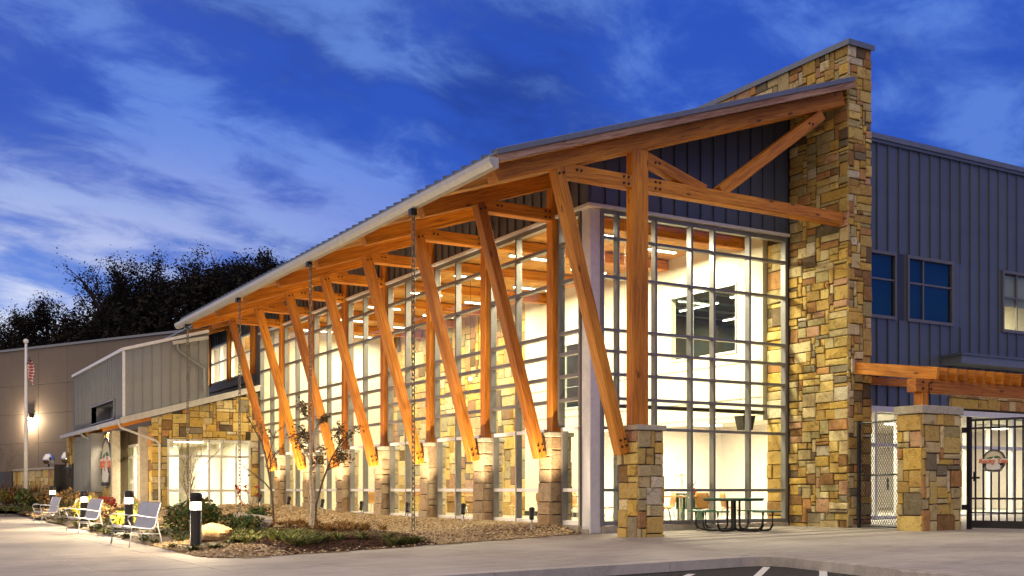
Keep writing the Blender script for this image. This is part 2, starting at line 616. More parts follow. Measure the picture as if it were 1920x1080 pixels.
M['gravel'] = leaf_mat('gravel_stones', [(.42, .30, .15), (.52, .40, .22), (.30, .20, .10), (.60, .50, .34), (.36, .25, .14), (.22, .15, .08), (.47, .35, .2)], 0.85)
M['tan'] = plain('tan_panel', (.175, .148, .130), 0.8, var=0.06, scale=0.7, objvar=0.07)
M['lampglow'] = glow_mat('lamp_glow', (1.0, .90, .70), 14.0)
M['bollardglow'] = glow_mat('bollard_glow', (1.0, .90, .72), 5.5)
def lens_mat():
    m, w, b = new_mat('bollard_lens')
    w.t.nodes.remove(b)
    tr = w.n('ShaderNodeBsdfTransparent', ins={0: (1, .97, .92, 1)})
    em = w.n('ShaderNodeEmission', ins={0: (1.0, .90, .74, 1), 1: 4.5})
    mx = w.n('ShaderNodeMixShader', ins={0: 0.5})
    w.l(tr.outputs[0], mx.inputs[1])
    w.l(em.outputs[0], mx.inputs[2])
    w.l(mx.outputs[0], w.t.nodes['Material Output'].inputs[0])
    return m


M['bollard_lens'] = lens_mat()
M['shell'] = wood('beech_shell', (.40, .19, .055), (.55, .28, .085), (.64, .36, .13), 0.4)
M['green'] = plain('green_plastic', (.018, .15, .075), 0.35, var=0.1)
M['redplastic'] = plain('red_plastic', (.62, .05, .03), 0.4, var=0.05)
M['bark'] = plain('bark', (.12, .085, .055), 0.9, var=0.35, scale=12, bump=0.6)
M['palebark'] = plain('pale_bark', (.40, .33, .25), 0.85, var=0.3, scale=14, bump=0.5)
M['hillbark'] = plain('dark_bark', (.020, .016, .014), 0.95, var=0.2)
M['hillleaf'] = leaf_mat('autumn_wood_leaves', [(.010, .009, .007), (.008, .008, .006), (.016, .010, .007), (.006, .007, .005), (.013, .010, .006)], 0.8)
M['brownleaf'] = leaf_mat('brown_leaves', [(.10, .06, .025), (.16, .09, .03), (.07, .05, .025), (.20, .10, .03), (.06, .06, .025)])
M['shrubleaf'] = leaf_mat('shrub_leaves', [(.045, .085, .022), (.07, .11, .03), (.03, .06, .018), (.12, .12, .035), (.16, .10, .03)])
M['yellowleaf'] = leaf_mat('yellow_leaves', [(.42, .36, .03), (.30, .30, .04), (.50, .40, .05), (.20, .22, .03)])
M['redleaf'] = leaf_mat('red_leaves', [(.30, .03, .02), (.22, .025, .02), (.38, .06, .03)])
M['tuft'] = leaf_mat('grass_tuft', [(.10, .15, .03), (.16, .20, .045), (.07, .11, .025), (.24, .24, .07), (.30, .25, .09)])
M['juniper'] = leaf_mat('juniper', [(.05, .08, .025), (.085, .11, .035), (.15, .16, .05), (.20, .17, .06), (.035, .055, .02)])
M['rustgrass'] = leaf_mat('rust_grass', [(.26, .12, .03), (.34, .18, .05), (.18, .08, .02), (.12, .10, .03)])
M['boulder_pale'] = plain('pale_boulder', (.48, .42, .33), 0.9, var=0.35, scale=5, bump=0.8, bscale=9)
M['boulder_tan'] = plain('tan_boulder', (.40, .26, .12), 0.9, var=0.3, scale=6, bump=0.8, bscale=10)
M['p_black'] = print_mat('print_black', (.015, .014, .013))
M['p_orange'] = print_mat('print_orange', (.72, .16, .025))
M['p_green'] = print_mat('print_green', (.02, .14, .04))
M['p_cream'] = print_mat('print_cream', (.70, .66, .46))
M['p_grey'] = print_mat('print_grey', (.28, .28, .27))
M['p_white'] = print_mat('print_white', (.80, .79, .75))
M['navy'] = print_mat('flag_navy', (.02, .03, .10), 0.8)
M['flagred'] = print_mat('flag_red', (.50, .03, .035), 0.8)
M['flagwhite'] = print_mat('flag_white', (.78, .76, .72), 0.8)
M['blind'] = plain('sky_reflection_blue', (.035, .10, .17), 0.7, var=0.05)  # blue painted in place of the sky's reflection in the wing windows
M['greyblind'] = plain('grey_blind', (.34, .36, .34), 0.8, var=0.05)
M['olive'] = plain('olive_ceiling', (.10, .095, .055), 0.8, var=0.1)
WARM = (1.0, .85, .60)
AMBER = (1.0, .66, .30)


# ---------------------------------------------------------------- ground
def gz(u):
    return 0.015 * u


def sstep(a, b, x):
    t = min(1.0, max(0.0, (x - a) / (b - a)))
    return t * t * (3 - 2 * t)


def sheet(name, x0, x1, y0, y1, z, mat, kind='structure', parent=None):
    o = mesh_obj(name, [(x0, y0, z), (x1, y0, z), (x1, y1, z), (x0, y1, z)], [(0, 1, 2, 3)], mat, parent)
    if kind: o['kind'] = kind
    return o


def tilted(name, pts, dz, mat, thick=0.0, parent=None):
    """flat piece lying on the slightly tilted ground"""
    n = len(pts)
    top = [(x, y, gz(x) + dz) for x, y in pts]
    if thick:
        vs = top + [(x, y, gz(x) + dz - thick) for x, y in pts]
        fs = [tuple(range(n))] + [(i, n + i, n + (i + 1) % n, (i + 1) % n) for i in range(n)] + [tuple(range(2 * n - 1, n - 1, -1))]
    else:
        vs, fs = top, [tuple(range(n))]
    c = np.array(vs).mean(0)
    return mesh_obj(name, [tuple(np.array(p) - c) for p in vs], fs, mat, parent, T(*c))


def hill_h(x, y):
    # wooded ridge behind everything
    s = x * 0.5075 + y * 0.8616 + 25.3
    lat = x * 0.8616 - y * 0.5075
    h = sstep(75, 135, s) * (12 + 14 * sstep(-50, -22, lat)) * sstep(-140, -60, lat)
    return h


def build_ground():
    # one sheet to the horizon
    vs, fs = [], []
    xs = np.concatenate([np.linspace(-900, -120, 7), np.linspace(-90, 150, 25), np.linspace(200, 900, 6)])
    ys = np.concatenate([np.linspace(-500, -60, 6), np.linspace(-40, 260, 31), np.linspace(300, 1200, 6)])
    for x in xs:
        for y in ys:
            vs.append((x, y, -0.75 + hill_h(x, y)))
    ny = len(ys)
    for i in range(len(xs) - 1):
        for j in range(ny - 1):
            fs.append((i * ny + j, (i + 1) * ny + j, (i + 1) * ny + j + 1, i * ny + j + 1))
    o = mesh_obj('ground', vs, fs, M['soil'], smooth=True)
    o['kind'] = 'structure'
    # pavement: pale joint bed with concrete slabs on it
    bed = tilted('pavement', [(-46, -7.7), (-1.9, -7.7), (-3.4, -15), (-5, -24), (26, -24), (26, 46), (-46, 46)], -0.004, M['joint'], 0.5)
    bed['kind'] = 'structure'
    g = 0.013
    us = [-46, -34, -26, -20, -16.2, -13.6, -11.45, -9.95, -8.3, -5.2, -1.9, 1.6, 5.1, 9.4, 14, 20, 26]
    vsn = [-7.7, -4.4, 0.1, 5.6, 11.0, 17.0, 24.0, 34.0, 46.0]
    for i in range(len(us) - 1):
        for j in range(len(vsn) - 1):
            a, b, c, d = us[i] + g, us[i + 1] - g, vsn[j] + g, vsn[j + 1] - g
            if a > -8 and a < 5 and c > 0:
                continue
            tilted('slab', [(a, c), (b, c), (b, d), (a, d)], 0.0, M['concrete'], 0.05, bed)
    for (a, b, c, d) in ((-1.9, 1.6, -7.7, -15), (1.6, 9.4, -7.7, -15), (9.4, 26, -7.7, -15), (-3.4, 4, -15, -24), (4, 26, -15, -24)):
        l0, l1 = (a, a) if a > -1.89 else ((-1.9, -3.4) if a > -3 else (-3.4, -5))
        tilted('slab', [(l0 + g, c - g), (l1 + g, d + g), (b - g, d + g), (b - g, c - g)], 0.0, M['concrete'], 0.05, bed)
    # kerb stones along the car park, rounded at the corner
    line = [(-46, -7.72), (-40, -7.72)] + [(x, -7.72) for x in np.arange(-37, -2.6, 3.0)] + [(-2.55, -7.73), (-2.2, -7.82), (-1.99, -8.05), (-1.94, -8.4), (-2.4, -11.0), (-2.95, -13.6), (-3.5, -16.4), (-4.2, -20), (-5, -24)]
    kb = bpy.data.objects.new('kerb', None)
    link(kb)
    kb['kind'] = 'structure'
    for i in range(len(line) - 1):
        p, q = Vector((*line[i], 0)), Vector((*line[i + 1], 0))
        d = (q - p).normalized()
        nrm = Vector((d.y, -d.x, 0))            # towards the asphalt
        e = 0.004
        a, b = p + d * e, q - d * e
        q4 = [(a.x, a.y), (b.x, b.y), (b.x + nrm.x * .17, b.y + nrm.y * .17), (a.x + nrm.x * .17, a.y + nrm.y * .17)]
        ztop = 0.004
        vs = [(x, y, gz(x) + ztop) for x, y in q4[:2]] + [(x, y, gz(x) + ztop - .012) for x, y in q4[2:]]
        ex = [(b.x + nrm.x * .21, b.y + nrm.y * .21), (a.x + nrm.x * .21, a.y + nrm.y * .21)]
        vs += [(x, y, gz(x) - .30) for x, y in ex] + [(x, y, gz(x) - .30) for x, y in q4[:2]]
        fs = [(0, 3, 2, 1), (2, 3, 5, 4), (0, 1, 7, 6), (1, 2, 4, 7), (3, 0, 6, 5)]
        c = np.array(vs).mean(0)
        mesh_obj('kerb_stone', [tuple(np.array(v) - c) for v in vs], [f[::-1] for f in fs], M['kerb'], kb, T(*c))
    asp = tilted('asphalt', [(-60, -60), (2, -60), (-3.0, -24), (-1.6, -14), (-1.5, -7.9), (-2.0, -7.6), (-60, -7.6)], -0.152, M['asphalt'])
    asp['kind'] = 'structure'
    for p, q in (((-4.52, -9.35), (-4.68, -8.38)), ((-3.58, -9.75), (-2.92, -8.85)), ((-3.42, -11.3), (-2.62, -10.1)), ((-5.6, -8.75), (-5.95, -8.2))):
        pass
    for (x0, y0, x1, y1) in ((-4.07, -8.48, -5.6, -9.75), (-2.38, -8.23, -4.1, -9.78), (-2.03, -9.05, -3.8, -10.75)):
        p, q = Vector((x0, y0, 0)), Vector((x1, y1, 0))
        d = (q - p).normalized()
        s = Vector((d.y, -d.x, 0)) * 0.055
        st = tilted('parking_line', [((p + s).x, (p + s).y), ((q + s).x, (q + s).y), ((q - s).x, (q - s).y), ((p - s).x, (p - s).y)], -0.146, M['paint'])
        st['kind'] = 'structure'


build_ground()


def bed_h(x, y):
    edge = -9.45 + 0.02 * max(0, y)
    dist = (x + 8.7) * -.313 + (y + 2.72) * .95
    a = sstep(edge, edge + 1.2, x) * sstep(-.1, 1.0, dist)
    front = sstep(-3.0, -0.5, y + (x + 9) * -0.28)
    return gz(x) + 0.006 + a * (0.05 + 0.07 * front) + 0.06 * sstep(-3.2, -1.2, x) * a + 0.22 * sstep(10, 24, y) * a + 0.25 * sstep(24, 40, y) * a


# ---------------------------------------------------------------- stonework
def ashlar(W, H, cell, rg, wmax=5, hmax=4, sx=1.0):
    nx, ny = max(1, round(W / cell / sx)), max(1, round(H / cell))
    cw, ch = W / nx, H / ny
    occ = np.zeros((ny, nx), bool)
    out = []
    for j in range(ny):
        for i in range(nx):
            if occ[j, i]:
                continue
            w = min(rg.choice([1, 2, 2, 3, 3, 3, 4, 4, 5]), wmax, nx - i)
            h = min(rg.choice([1, 2, 2, 2, 3, 3, 4]), hmax, ny - j)
            if w >= 4 and h >= 4:
                h = 3
            k = 0
            while k < w and not occ[j, i + k]:
                k += 1
            w = k
            # swallow a left-over sliver
            if nx - (i + w) == 1 and not occ[j, i + w]:
                w += 1
            if ny - (j + h) == 1:
                h += 1
            occ[j:j + h, i:i + w] = True
            out.append((i * cw, j * ch, (i + w) * cw, (j + h) * ch))
    return out


def stone_specs(o, ex, ey, W, H, cell, seed, keep=None, wmax=5, hmax=4, proud=0.05, sx=1.0):
    rg = random.Random(seed)
    o, ex, ey = Vector(o), Vector(ex), Vector(ey)
    res = []
    for (x0, y0, x1, y1) in ashlar(W, H, cell, rg, wmax, hmax, sx):
        q = [x0, y0, x1, y1]
        if keep is not None:
            q = keep(*q)
            if q is None:
                continue
            x0, y0, x1, y1 = q[:4]
        top = (q[4], q[5]) if len(q) > 5 else None       # (left top, right top) for stones cut to a rake
        res.append((o, ex, ey, x0, y0, x1, y1, rg.random() * proud, rg.randrange(1 << 30), top))
    return res


def stone_geo(s):
    o, ex, ey, x0, y0, x1, y1, p, seed, top = s
    rg = random.Random(seed)
    g = 0.007 + rg.random() * 0.006
    cx, cyy = (x0 + x1) / 2, (y0 + y1) / 2
    j = lambda a: (rg.random() - .5) * a
    t0, t1 = (y1, y1) if top is None else top
    crn = [(x0 + g, y0 + g), (x1 - g, y0 + g), (x1 - g, t1 - g), (x0 + g, t0 - g)]
    crn = [(a - cx + j(.020), b - cyy + j(.020)) for a, b in crn]
    c = 0.010 + rg.random() * .008
    back = [(a, b, -0.03) for a, b in crn]
    f1 = [(a, b, 0.012 + p - c) for a, b in crn]
    f2 = [(a - math.copysign(c, a), b - math.copysign(c, b), 0.012 + p + j(.014)) for a, b in crn]
    mid = (j(.05), j(.05), 0.012 + p + 0.004 + j(.02))
    vs = back + f1 + f2 + [mid]
    fs = []
    for i in range(4):
        k = (i + 1) % 4
        fs += [(i, k, 4 + k, 4 + i), (4 + i, 4 + k, 8 + k, 8 + i), (8 + i, 8 + k, 12)]
    en = ex.cross(ey)
    m = Matrix((ex, ey, en)).transposed().to_4x4()
    m.translation = o + ex * cx + ey * cyy
    return vs, fs, m


def emit_stones(parent, specs, most=300, name='stone', mat='stone'):
    specs = sorted(specs, key=lambda s: -s[0].x * 0 - (s[5] - s[3]) * (s[6] - s[4]) * (s[10] if len(s) > 10 else 1))
    for s in specs[:most]:
        v, f, m = stone_geo(s[:10])
        mesh_obj(name, v, f, M[mat], parent, m)
    if len(specs) > most:
        mb = MB()
        for s in specs[most:]:
            v, f, m = stone_geo(s[:10])
            mb.raw([tuple(m @ Vector(p)) for p in v], f)
        o = mb.build('small_stones', M['stone_mass'], parent)
        o['kind'] = 'stuff'


U, V, Z = Vector((1, 0, 0)), Vector((0, 1, 0)), Vector((0, 0, 1))


def face_left(u, v0, v1, z0, z1, cell, seed, **k):
    """stones on a face that looks towards -u (runs along v)"""
    return stone_specs((u, v1, z0), -V, Z, v1 - v0, z1 - z0, cell, seed, **k)


def face_front(v, u0, u1, z0, z1, cell, seed, **k):
    return stone_specs((u0, v, z0), U, Z, u1 - u0, z1 - z0, cell, seed, **k)


def face_right(u, v0, v1, z0, z1, cell, seed, **k):
    return stone_specs((u, v0, z0), V, Z, v1 - v0, z1 - z0, cell, seed, **k)


# ---------------------------------------------------------------- the timber and glass hall
HZ = [.23, 1.0, 2.44, 3.13, 3.69, 4.22, 4.71, 5.93, 6.83, 7.42]
VK = [-1.8 + 3.3 * k for k in range(8)]
ZR = lambda u: 7.45 + 0.3325 * (u + 3.57)      # top of the rafters

hall = thing('sports_hall', (3, 12, 0), 'tall glass-walled hall with timber eaves and dark grey metal gable', 'building')


def build_shell():
    # floor, ceiling and inside walls
    box('floor_slab', (-.04, .04, -.3), (22, 24.25, .10), M['floor_in'], hall)
    n = 18
    for i in range(n):                       # ceiling boards run the length of the hall
        w = 6.0 / n
        box('ceiling_board', (0.10 + i * w + .006, .06, 7.75), (0.10 + (i + 1) * w - .006, 24.2, 7.79), M['deck'], hall)
    box('ceiling_deck', (0.04, .05, 7.792), (6.3, 24.3, 7.86), M['dark'], hall)
    # long inner wall at u = 6: low opening, office window, stone at its far end
    def wall(y0, y1, z0, z1, mat='cream', nm='inner_wall'):
        box(nm, (6.0, y0, z0), (6.2, y1, z1), M[mat], hall)
    wall(.76, 1.75, 2.98, 7.75); wall(1.75, 4.6, 2.98, 4.72); wall(1.75, 4.6, 6.62, 7.75); wall(4.6, 8.2, 2.98, 7.75)
    wall(8.2, 11.2, 2.98, 3.7); wall(8.2, 11.2, 5.9, 7.75); wall(11.2, 12.8, 2.98, 7.75); wall(9.2, 12.8, .1, 2.98)
    box('inner_wall', (6.06, 12.8, .1), (6.2, 24.2, 7.75), M['mortar'], hall)
    box('end_wall', (0.05, 24.2, .1), (6.2, 24.4, 7.75), M['cream'], hall)
    box('skirting', (5.975, 9.2, .1), (5.998, 12.8, .26), M['dark'], hall)
    for z, y0, y1 in ((4.42, .80, 12.7), (3.45, .80, 12.7)):      # reveal strips in the plaster
        box('wall_reveal', (5.985, y0, z), (5.998, y1, z + .022), M['greyblind'], hall)
    # office window in the inner wall and a second further on
    for (y0, y1, z0, z1, nb) in ((1.75, 4.6, 4.72, 6.62, 3), (8.2, 11.2, 3.7, 5.9, 3)):
        f = MB()
        for i in range(nb + 1):
            y = y0 + (y1 - y0) * i / nb
            f.box((5.97, y - .035 if i else y, z0), (6.05, y + .035 if i < nb else y1, z1))
        f.box((5.975, y0, z0), (6.045, y1, z0 + .06)); f.box((5.975, y0, z1 - .06), (6.045, y1, z1))
        w = f.build('office_window', M['white_frame'], hall)
        for i in range(nb):
            a, b = y0 + (y1 - y0) * i / nb + .04, y0 + (y1 - y0) * (i + 1) / nb - .04
            box('pane', (6.005, a, z0 + .06), (6.015, b, z1 - .06), M['glass'], w)
    # rooms behind the inner wall: lower lounge and upper offices
    box('lounge_ceiling', (6.2, 1.25, 3.2), (22, 12.8, 3.3), M['cream'], hall)
    box('lounge_wall', (6.2, 9.0, .1), (22, 9.2, 3.2), M['pinkwall'], hall)
    box('lounge_wall', (11.8, 3.2, .1), (12.0, 9.0, 3.2), M['pinkwall'], hall)
    box('lounge_wall', (22, 1.2, .1), (22.2, 9.2, 3.2), M['pinkwall'], hall)
    box('bulkhead', (6.01, .76, 2.84), (6.18, 9.2, 2.978), M['cream'], hall)
    box('office_floor', (6.2, 1.25, 4.0), (22, 12.8, 4.1), M['olive'], hall)
    box('office_ceiling', (6.2, 1.25, 6.78), (14.5, 12.8, 6.86), M['olive'], hall)
    for i in range(9):
        box('ceiling_batten', (6.3, 1.6 + i * 1.2, 6.72), (13.0, 1.66 + i * 1.2, 6.776), M['greyblind'], hall)
    box('office_ceiling', (14.7, 1.25, 7.9), (22, 12.8, 8.0), M['cream'], hall)
    box('office_wall', (13.0, 4.2, 4.1), (13.2, 12.8, 7.9), M['olive'], hall)
    box('office_wall', (6.25, 8.0, 4.1), (13.0, 8.15, 7.9), M['olive'], hall)
    box('office_wall', (14.55, 1.25, 4.1), (14.7, 4.2, 7.9), M['cream'], hall)
    box('office_wall', (14.7, 4.0, 4.1), (22, 4.2, 7.9), M['cream'], hall)
    # stone on the far part of the inner wall
    sp = face_left(6.06, 12.8, 24.2, .1, 7.75, .22, 31, wmax=4, hmax=3)
    st = MB().box((6.055, 12.8, .1), (6.058, 24.2, 7.75)).build('stone_lining', M['mortar'], hall)
    emit_stones(st, sp, 280)
    # roof plate, seams, fascia, gutter
    v0, v1 = -2.25, 22.6
    L = lambda u: ZR(u)
    rf = MB()
    def slab(u0, u1, y0, y1, d0, d1, m=0):
        rf.raw([(u0, y0, ZR(u0) + d0), (u1, y0, ZR(u1) + d0), (u1, y1, ZR(u1) + d0), (u0, y1, ZR(u0) + d0),
                (u0, y0, ZR(u0) + d1), (u1, y0, ZR(u1) + d1), (u1, y1, ZR(u1) + d1), (u0, y1, ZR(u0) + d1)],
               [(0, 3, 2, 1), (4, 5, 6, 7), (0, 1, 5, 4), (1, 2, 6, 5), (2, 3, 7, 6), (3, 0, 4, 7)], m)
    slab(-3.72, 6.11, v0 + .04, v1, .155, .22)
    slab(-2.0, 6.11, v1 + .004, 33.0, .155, .22)
    roof = rf.build('roof', M['roof'], hall)
    ang = math.atan(.3325)
    ln = 9.83 / math.cos(ang)
    for i in range(int((v1 - v0) / .42)):
        y = v0 + .22 + i * .42
        beam('standing_seam', (-3.74, y, ZR(-3.74) + .243), (6.10, y, ZR(6.10) + .243), .03, .05, M['roof'], roof, 0)
    beam('edge_flashing', (-3.76, v0 - .015, ZR(-3.76) + .185), (6.11, v0 - .015, ZR(6.11) + .185), .05, .11, M['roof'], roof, .006)
    # gable fascia board under the flashing, purlin boards under the eave
    beam('fascia_board', (-3.70, v0 + .02, ZR(-3.70) + .055), (6.10, v0 + .02, ZR(6.10) + .055), .05, .155, M['weathered'], roof, .006)
    nb = 15
    for i in range(nb):                      # soffit boards
        a, b = -3.70 + i * 3.78 / nb, -3.70 + (i + 1) * 3.78 / nb - .012
        m = MB()
        m.raw([(a, v0 + .06, ZR(a) + .10), (b, v0 + .06, ZR(b) + .10), (b, v1, ZR(b) + .10), (a, v1, ZR(a) + .10),
               (a, v0 + .06, ZR(a) + .15), (b, v0 + .06, ZR(b) + .15), (b, v1, ZR(b) + .15), (a, v1, ZR(a) + .15)],
              [(0, 3, 2, 1), (4, 5, 6, 7), (0, 1, 5, 4), (1, 2, 6, 5), (2, 3, 7, 6), (3, 0, 4, 7)])
        # local X along the board so that the grain follows it
        c = Vector(((a + b) / 2, (v0 + v1) / 2, ZR((a + b) / 2) + .12))
        mw = frame_m(c, (0, 1, 0))
        iv = mw.inverted()
        m.v = [tuple(iv @ Vector(p)) for p in m.v]
        m.build('soffit_board', M['deck'], roof, mw)
    g = MB()
    zt = 7.44
    prof = [(-3.74, zt - .20), (-3.86, zt - .19), (-3.93, zt - .10), (-3.94, zt), (-3.915, zt), (-3.905, zt - .09), (-3.845, zt - .165), (-3.755, zt - .17), (-3.755, zt), (-3.74, zt)]
    n = len(prof)
    for y in (v0 - .05, v1):
        g.v += [(a, y, b) for a, b in prof]
    g.f += [(i, (i + 1) % n, n + (i + 1) % n, n + i) for i in range(n)]
    g.mi += [0] * n
    g.raw([(a, v0 - .055, b) for a, b in ((-3.74, zt - .20), (-3.86, zt - .19), (-3.93, zt - .10), (-3.94, zt), (-3.74, zt))], [(0, 1, 2, 3, 4)])
    g.raw([(a, v1 + .005, b) for a, b in ((-3.74, zt - .20), (-3.86, zt - .19), (-3.93, zt - .10), (-3.94, zt), (-3.74, zt))], [(4, 3, 2, 1, 0)])
    gu = g.build('gutter', M['gutter'], hall)
    for k, y in enumerate(VK):
        if k % 2 == 1:
            box('outlet', (-3.90, y - .20, zt - .34), (-3.76, y - .04, zt - .2), M['dark'], gu)
    # short lower gutter and downpipe at the far end of the roof
    MB().bar((-3.62, 24.20, 6.90), (-2.2, 24.20, 7.22), .13, .14).build('gutter', M['gutter'], hall)
    MB().tube([(-3.45, 24.21, 6.86), (-3.42, 24.21, 6.70), (-3.30, 24.21, 6.55), (-2.45, 24.21, 6.02), (-2.38, 24.21, 5.95), (-2.36, 24.21, 5.0)], .05, 8).build('downpipe', M['clad_light'], hall)
    # gable cladding: standing seam pans on the gable above the glass and above the long glass wall
    w = .405
    for i in range(15):
        a, b = .02 + i * w, .02 + (i + 1) * w
        m = MB()
        z0 = 7.56
        t0, t1 = ZR(a) + .14, ZR(b) + .14
        m.raw([(a, -.01, z0), (b, -.01, z0), (b, -.01, t1), (a, -.01, t0), (a, .03, z0), (b, .03, z0), (b, .03, t1), (a, .03, t0)],
              [(0, 1, 2, 3), (5, 4, 7, 6), (4, 0, 3, 7), (1, 5, 6, 2), (3, 2, 6, 7), (0, 4, 5, 1)])
        m.box((b - .028, -.055, z0), (b - .002, -.008, t1))
        m.build('cladding_panel', M['clad'], hall)
    w = .412
    n = int(32.0 / w)
    z0, z1 = 7.56, ZR(0) + .14
    for i in range(n):
        y = .02 + i * w
        if any(abs(y + w / 2 - k) < .22 for k in VK[1:]):
            pass
        if y > 24.2:
            break
        m = MB().box((-.012, y, z0), (.03, y + w, z1)).box((-.058, y + .002, z0), (-.010, y + .028, z1))
        m.build('cladding_panel', M['clad'], hall)
    # head trims
    box('head_trim', (-.14, -.14, 7.475), (6.10, -.002, 7.555), M['alu_light'], hall, .008)
    ys = [0.02] + [y for k in VK[1:] for y in (k - .19, k + .19)] + [24.2]
    for i in range(0, len(ys), 2):
        box('head_trim', (-.13, ys[i], 7.475), (-.002, ys[i + 1], 7.555), M['alu_light'], hall, .008)
    box('corner_column', (-.012, -.012, 0.0), (.29, .34, 7.470), M['alu_light'], hall, .012)
    # concrete footing under the glass
    box('plinth', (.30, -.07, -.2), (6.1, .06, .17), M['capstone'], hall)
    box('plinth', (-.10, .35, -.2), (.06, 24.2, .17), M['capstone'], hall)


build_shell()


def curtain_wall():
    # gable front (v = 0)
    cf = thing_part('curtain_wall', (3.1, 0, .2))
    xs = [.31, .76, 1.86, 2.95, 3.66, 4.82, 6.06]
    D0, D1 = -.055, .12
    for i, x in enumerate(xs):
        w = .032 if 0 < i < len(xs) - 1 else .045
        box('mullion', (x - w, D0, .17), (x + w, D1, 7.47), M['alu_dark'], cf, .006)
    for i in range(len(xs) - 1):
        a, b = xs[i] + .042, xs[i + 1] - .042
        for j, z in enumerate(HZ):
            h = .034 if 0 < j < len(HZ) - 1 else .05
            box('transom', (a, D0 + .006, z - h), (b, D1 - .02, z + h), M['alu_dark'], cf, .005)
        for j in range(len(HZ) - 1):
            box('pane', (a - .005, .03, HZ[j] + .03), (b + .005, .042, HZ[j + 1] - .03), M['glass'], cf)
    # long front (u = 0), one bay after another
    for k in range(8):
        if k == 0:
            y0, y1, mids = .36, VK[1] - .20, []
        elif k < 7:
            y0, y1 = VK[k] + .20, VK[k + 1] - .20
            mids = [VK[k] + 1.76]
        else:
            y0, y1 = VK[7] + .20, 24.18
            mids = [VK[7] + 1.5]
        cl = thing_part('curtain_wall', (0, (y0 + y1) / 2, .2))
        l0 = y0 if k == 0 else y0 + .15
        l1 = y1 - .15 if k < 7 else y1
        for (e0, e1, zb, zt, rows) in ((l0, l1, .17, 2.485, (0, 1, 2)), (y0, y1, 2.49, 7.47, (3, 4, 5, 6, 7, 8, 9))):
            ed = [e0 + .03] + mids + [e1 - .03]
            for y in ed:
                box('mullion', (D0, y - .035, zb), (D1, y + .035, zt), M['alu'], cl, .006)
            for i in range(len(ed) - 1):
                a, b = ed[i] + .036, ed[i + 1] - .036
                for j in rows:
                    z = HZ[j]
                    h = .042 if 0 < j < len(HZ) - 1 else .055
                    box('transom', (D0 + .006, a, z - h), (D1 - .02, b, z + h), M['alu'] if z > 2.5 else M['alu_light'], cl, .005)
                for j in (0, 1) if zb < 1 else (2, 3, 4, 5, 6, 7, 8):
                    box('pane', (.03, a - .005, HZ[j] + .03), (.042, b + .005, HZ[j + 1] - .03), M['glass'], cl)


def thing_part(name, loc, parent=None):
    o = bpy.data.objects.new(name, None)
    o.empty_display_size = .1
    return link(o, parent or hall, T(*loc))


curtain_wall()

# ---------------------------------------------------------------- timber frames and stone piers
ORD = ['first', 'second', 'third', 'fourth', 'fifth', 'sixth', 'seventh', 'eighth']


def bolts_on(mb, c, ax, ay, n, spots, r=.026):
    c, ax, ay = Vector(c), Vector(ax), Vector(ay)
    for a, b in spots:
        mb.disc(c + ax * a + ay * b, r, ax, ay, .018, 8)


Q4 = [(-.06, -.07), (.06, -.07), (-.06, .07), (.06, .07)]
Q2 = [(-.055, 0), (.055, 0)]


def frame(k):
    y = VK[k]
    lab = ('large timber gable frame with king post and braces on corner pillar' if k == 0 else
           '%s slanting timber frame behind the gable frame, strut on a stone pier' % ORD[k - 1])
    t = thing('timber_frame', (-.43, y, 1.77), lab, 'timber frame', 'timber frames along the glass front')
    W = .28
    # strut
    a, b = Vector((-.43, y, 1.77)), Vector((-2.10, y, ZR(-2.10) - .30))
    beam('strut', a - (b - a).normalized() * .0, b, W, .235, M['timber'], t, .014)
    # rafter
    rw = .40 if k == 0 else .28
    ue = 6.10 if k == 0 else .05
    ry = y + (.06 if k == 0 else 0)
    beam('rafter', (-3.58, ry, ZR(-3.58) - .18), (ue, ry, ZR(ue) - .18), rw, .34, M['timber'], t, .014)
    # tie beam
    beam('tie_beam', (-1.98, y, 7.57), (6.08 if k == 0 else 5.99, y, 7.57), W - .012, .285, M['timber'], t, .014)
    mb = MB()
    f = y - W / 2 - .012
    d = (b - a).normalized()
    nrm = Vector((d.z, 0, -d.x))
    bolts_on(mb, a + Vector((0, -W / 2 - .012, 0)) + d * .24, nrm, d, 0, Q4)
    bolts_on(mb, b + Vector((0, -W / 2 - .012, 0)) - d * .16, nrm, d, 0, Q2)
    bolts_on(mb, (-1.62, f + .005, 7.60), U, Z, 0, Q2)
    if k == 0:
        beam('king_post', (-.04, y - .03, 2.385), (-.04, y - .03, ZR(-.04) - .345), .42, .245, M['timber'], t, .014, up=(0, 1, 0))
        beam('brace', (.17, y, 8.14), (1.80, y, 7.66), W - .03, .25, M['timber'], t, .012)
        beam('brace', (2.26, y, 7.70), (5.42, y, 9.98), W - .03, .26, M['timber'], t, .012)
        fb = y - .03 - .135
        bolts_on(mb, (-.27 + .16, fb + .0, 7.57), U, Z, 0, [])
        bolts_on(mb, (-.42, f + .005, 7.57), U, Z, 0, Q4)
        bolts_on(mb, (.42, f + .005, 7.57), U, Z, 0, Q4)
        bolts_on(mb, (.42, y - W / 2 + .004, 8.06), U, Z, 0, Q2)
        bolts_on(mb, (5.0, y - W / 2 + .004, 9.68), U, Z, 0, Q2)
    else:
        beam('post', (.02, y, 2.385), (.02, y, ZR(.02) - .35), .36, .27, M['timber'], t, .014, up=(0, 1, 0))
        bolts_on(mb, (-.30, f + .005, 7.57), U, Z, 0, Q4)
    if k == 7:
        pass
    mb.build('bolt_heads', M['blackpaint'], t)
    return t


for k in range(8):
    frame(k)
for y in (24.75, 28.4, 32.2):           # short rafters of the lower roof behind
    beam('rafter', (-1.9, y, ZR(-1.9) - .18), (.0, y, ZR(0) - .18), .28, .34, M['timber'], hall, .014)


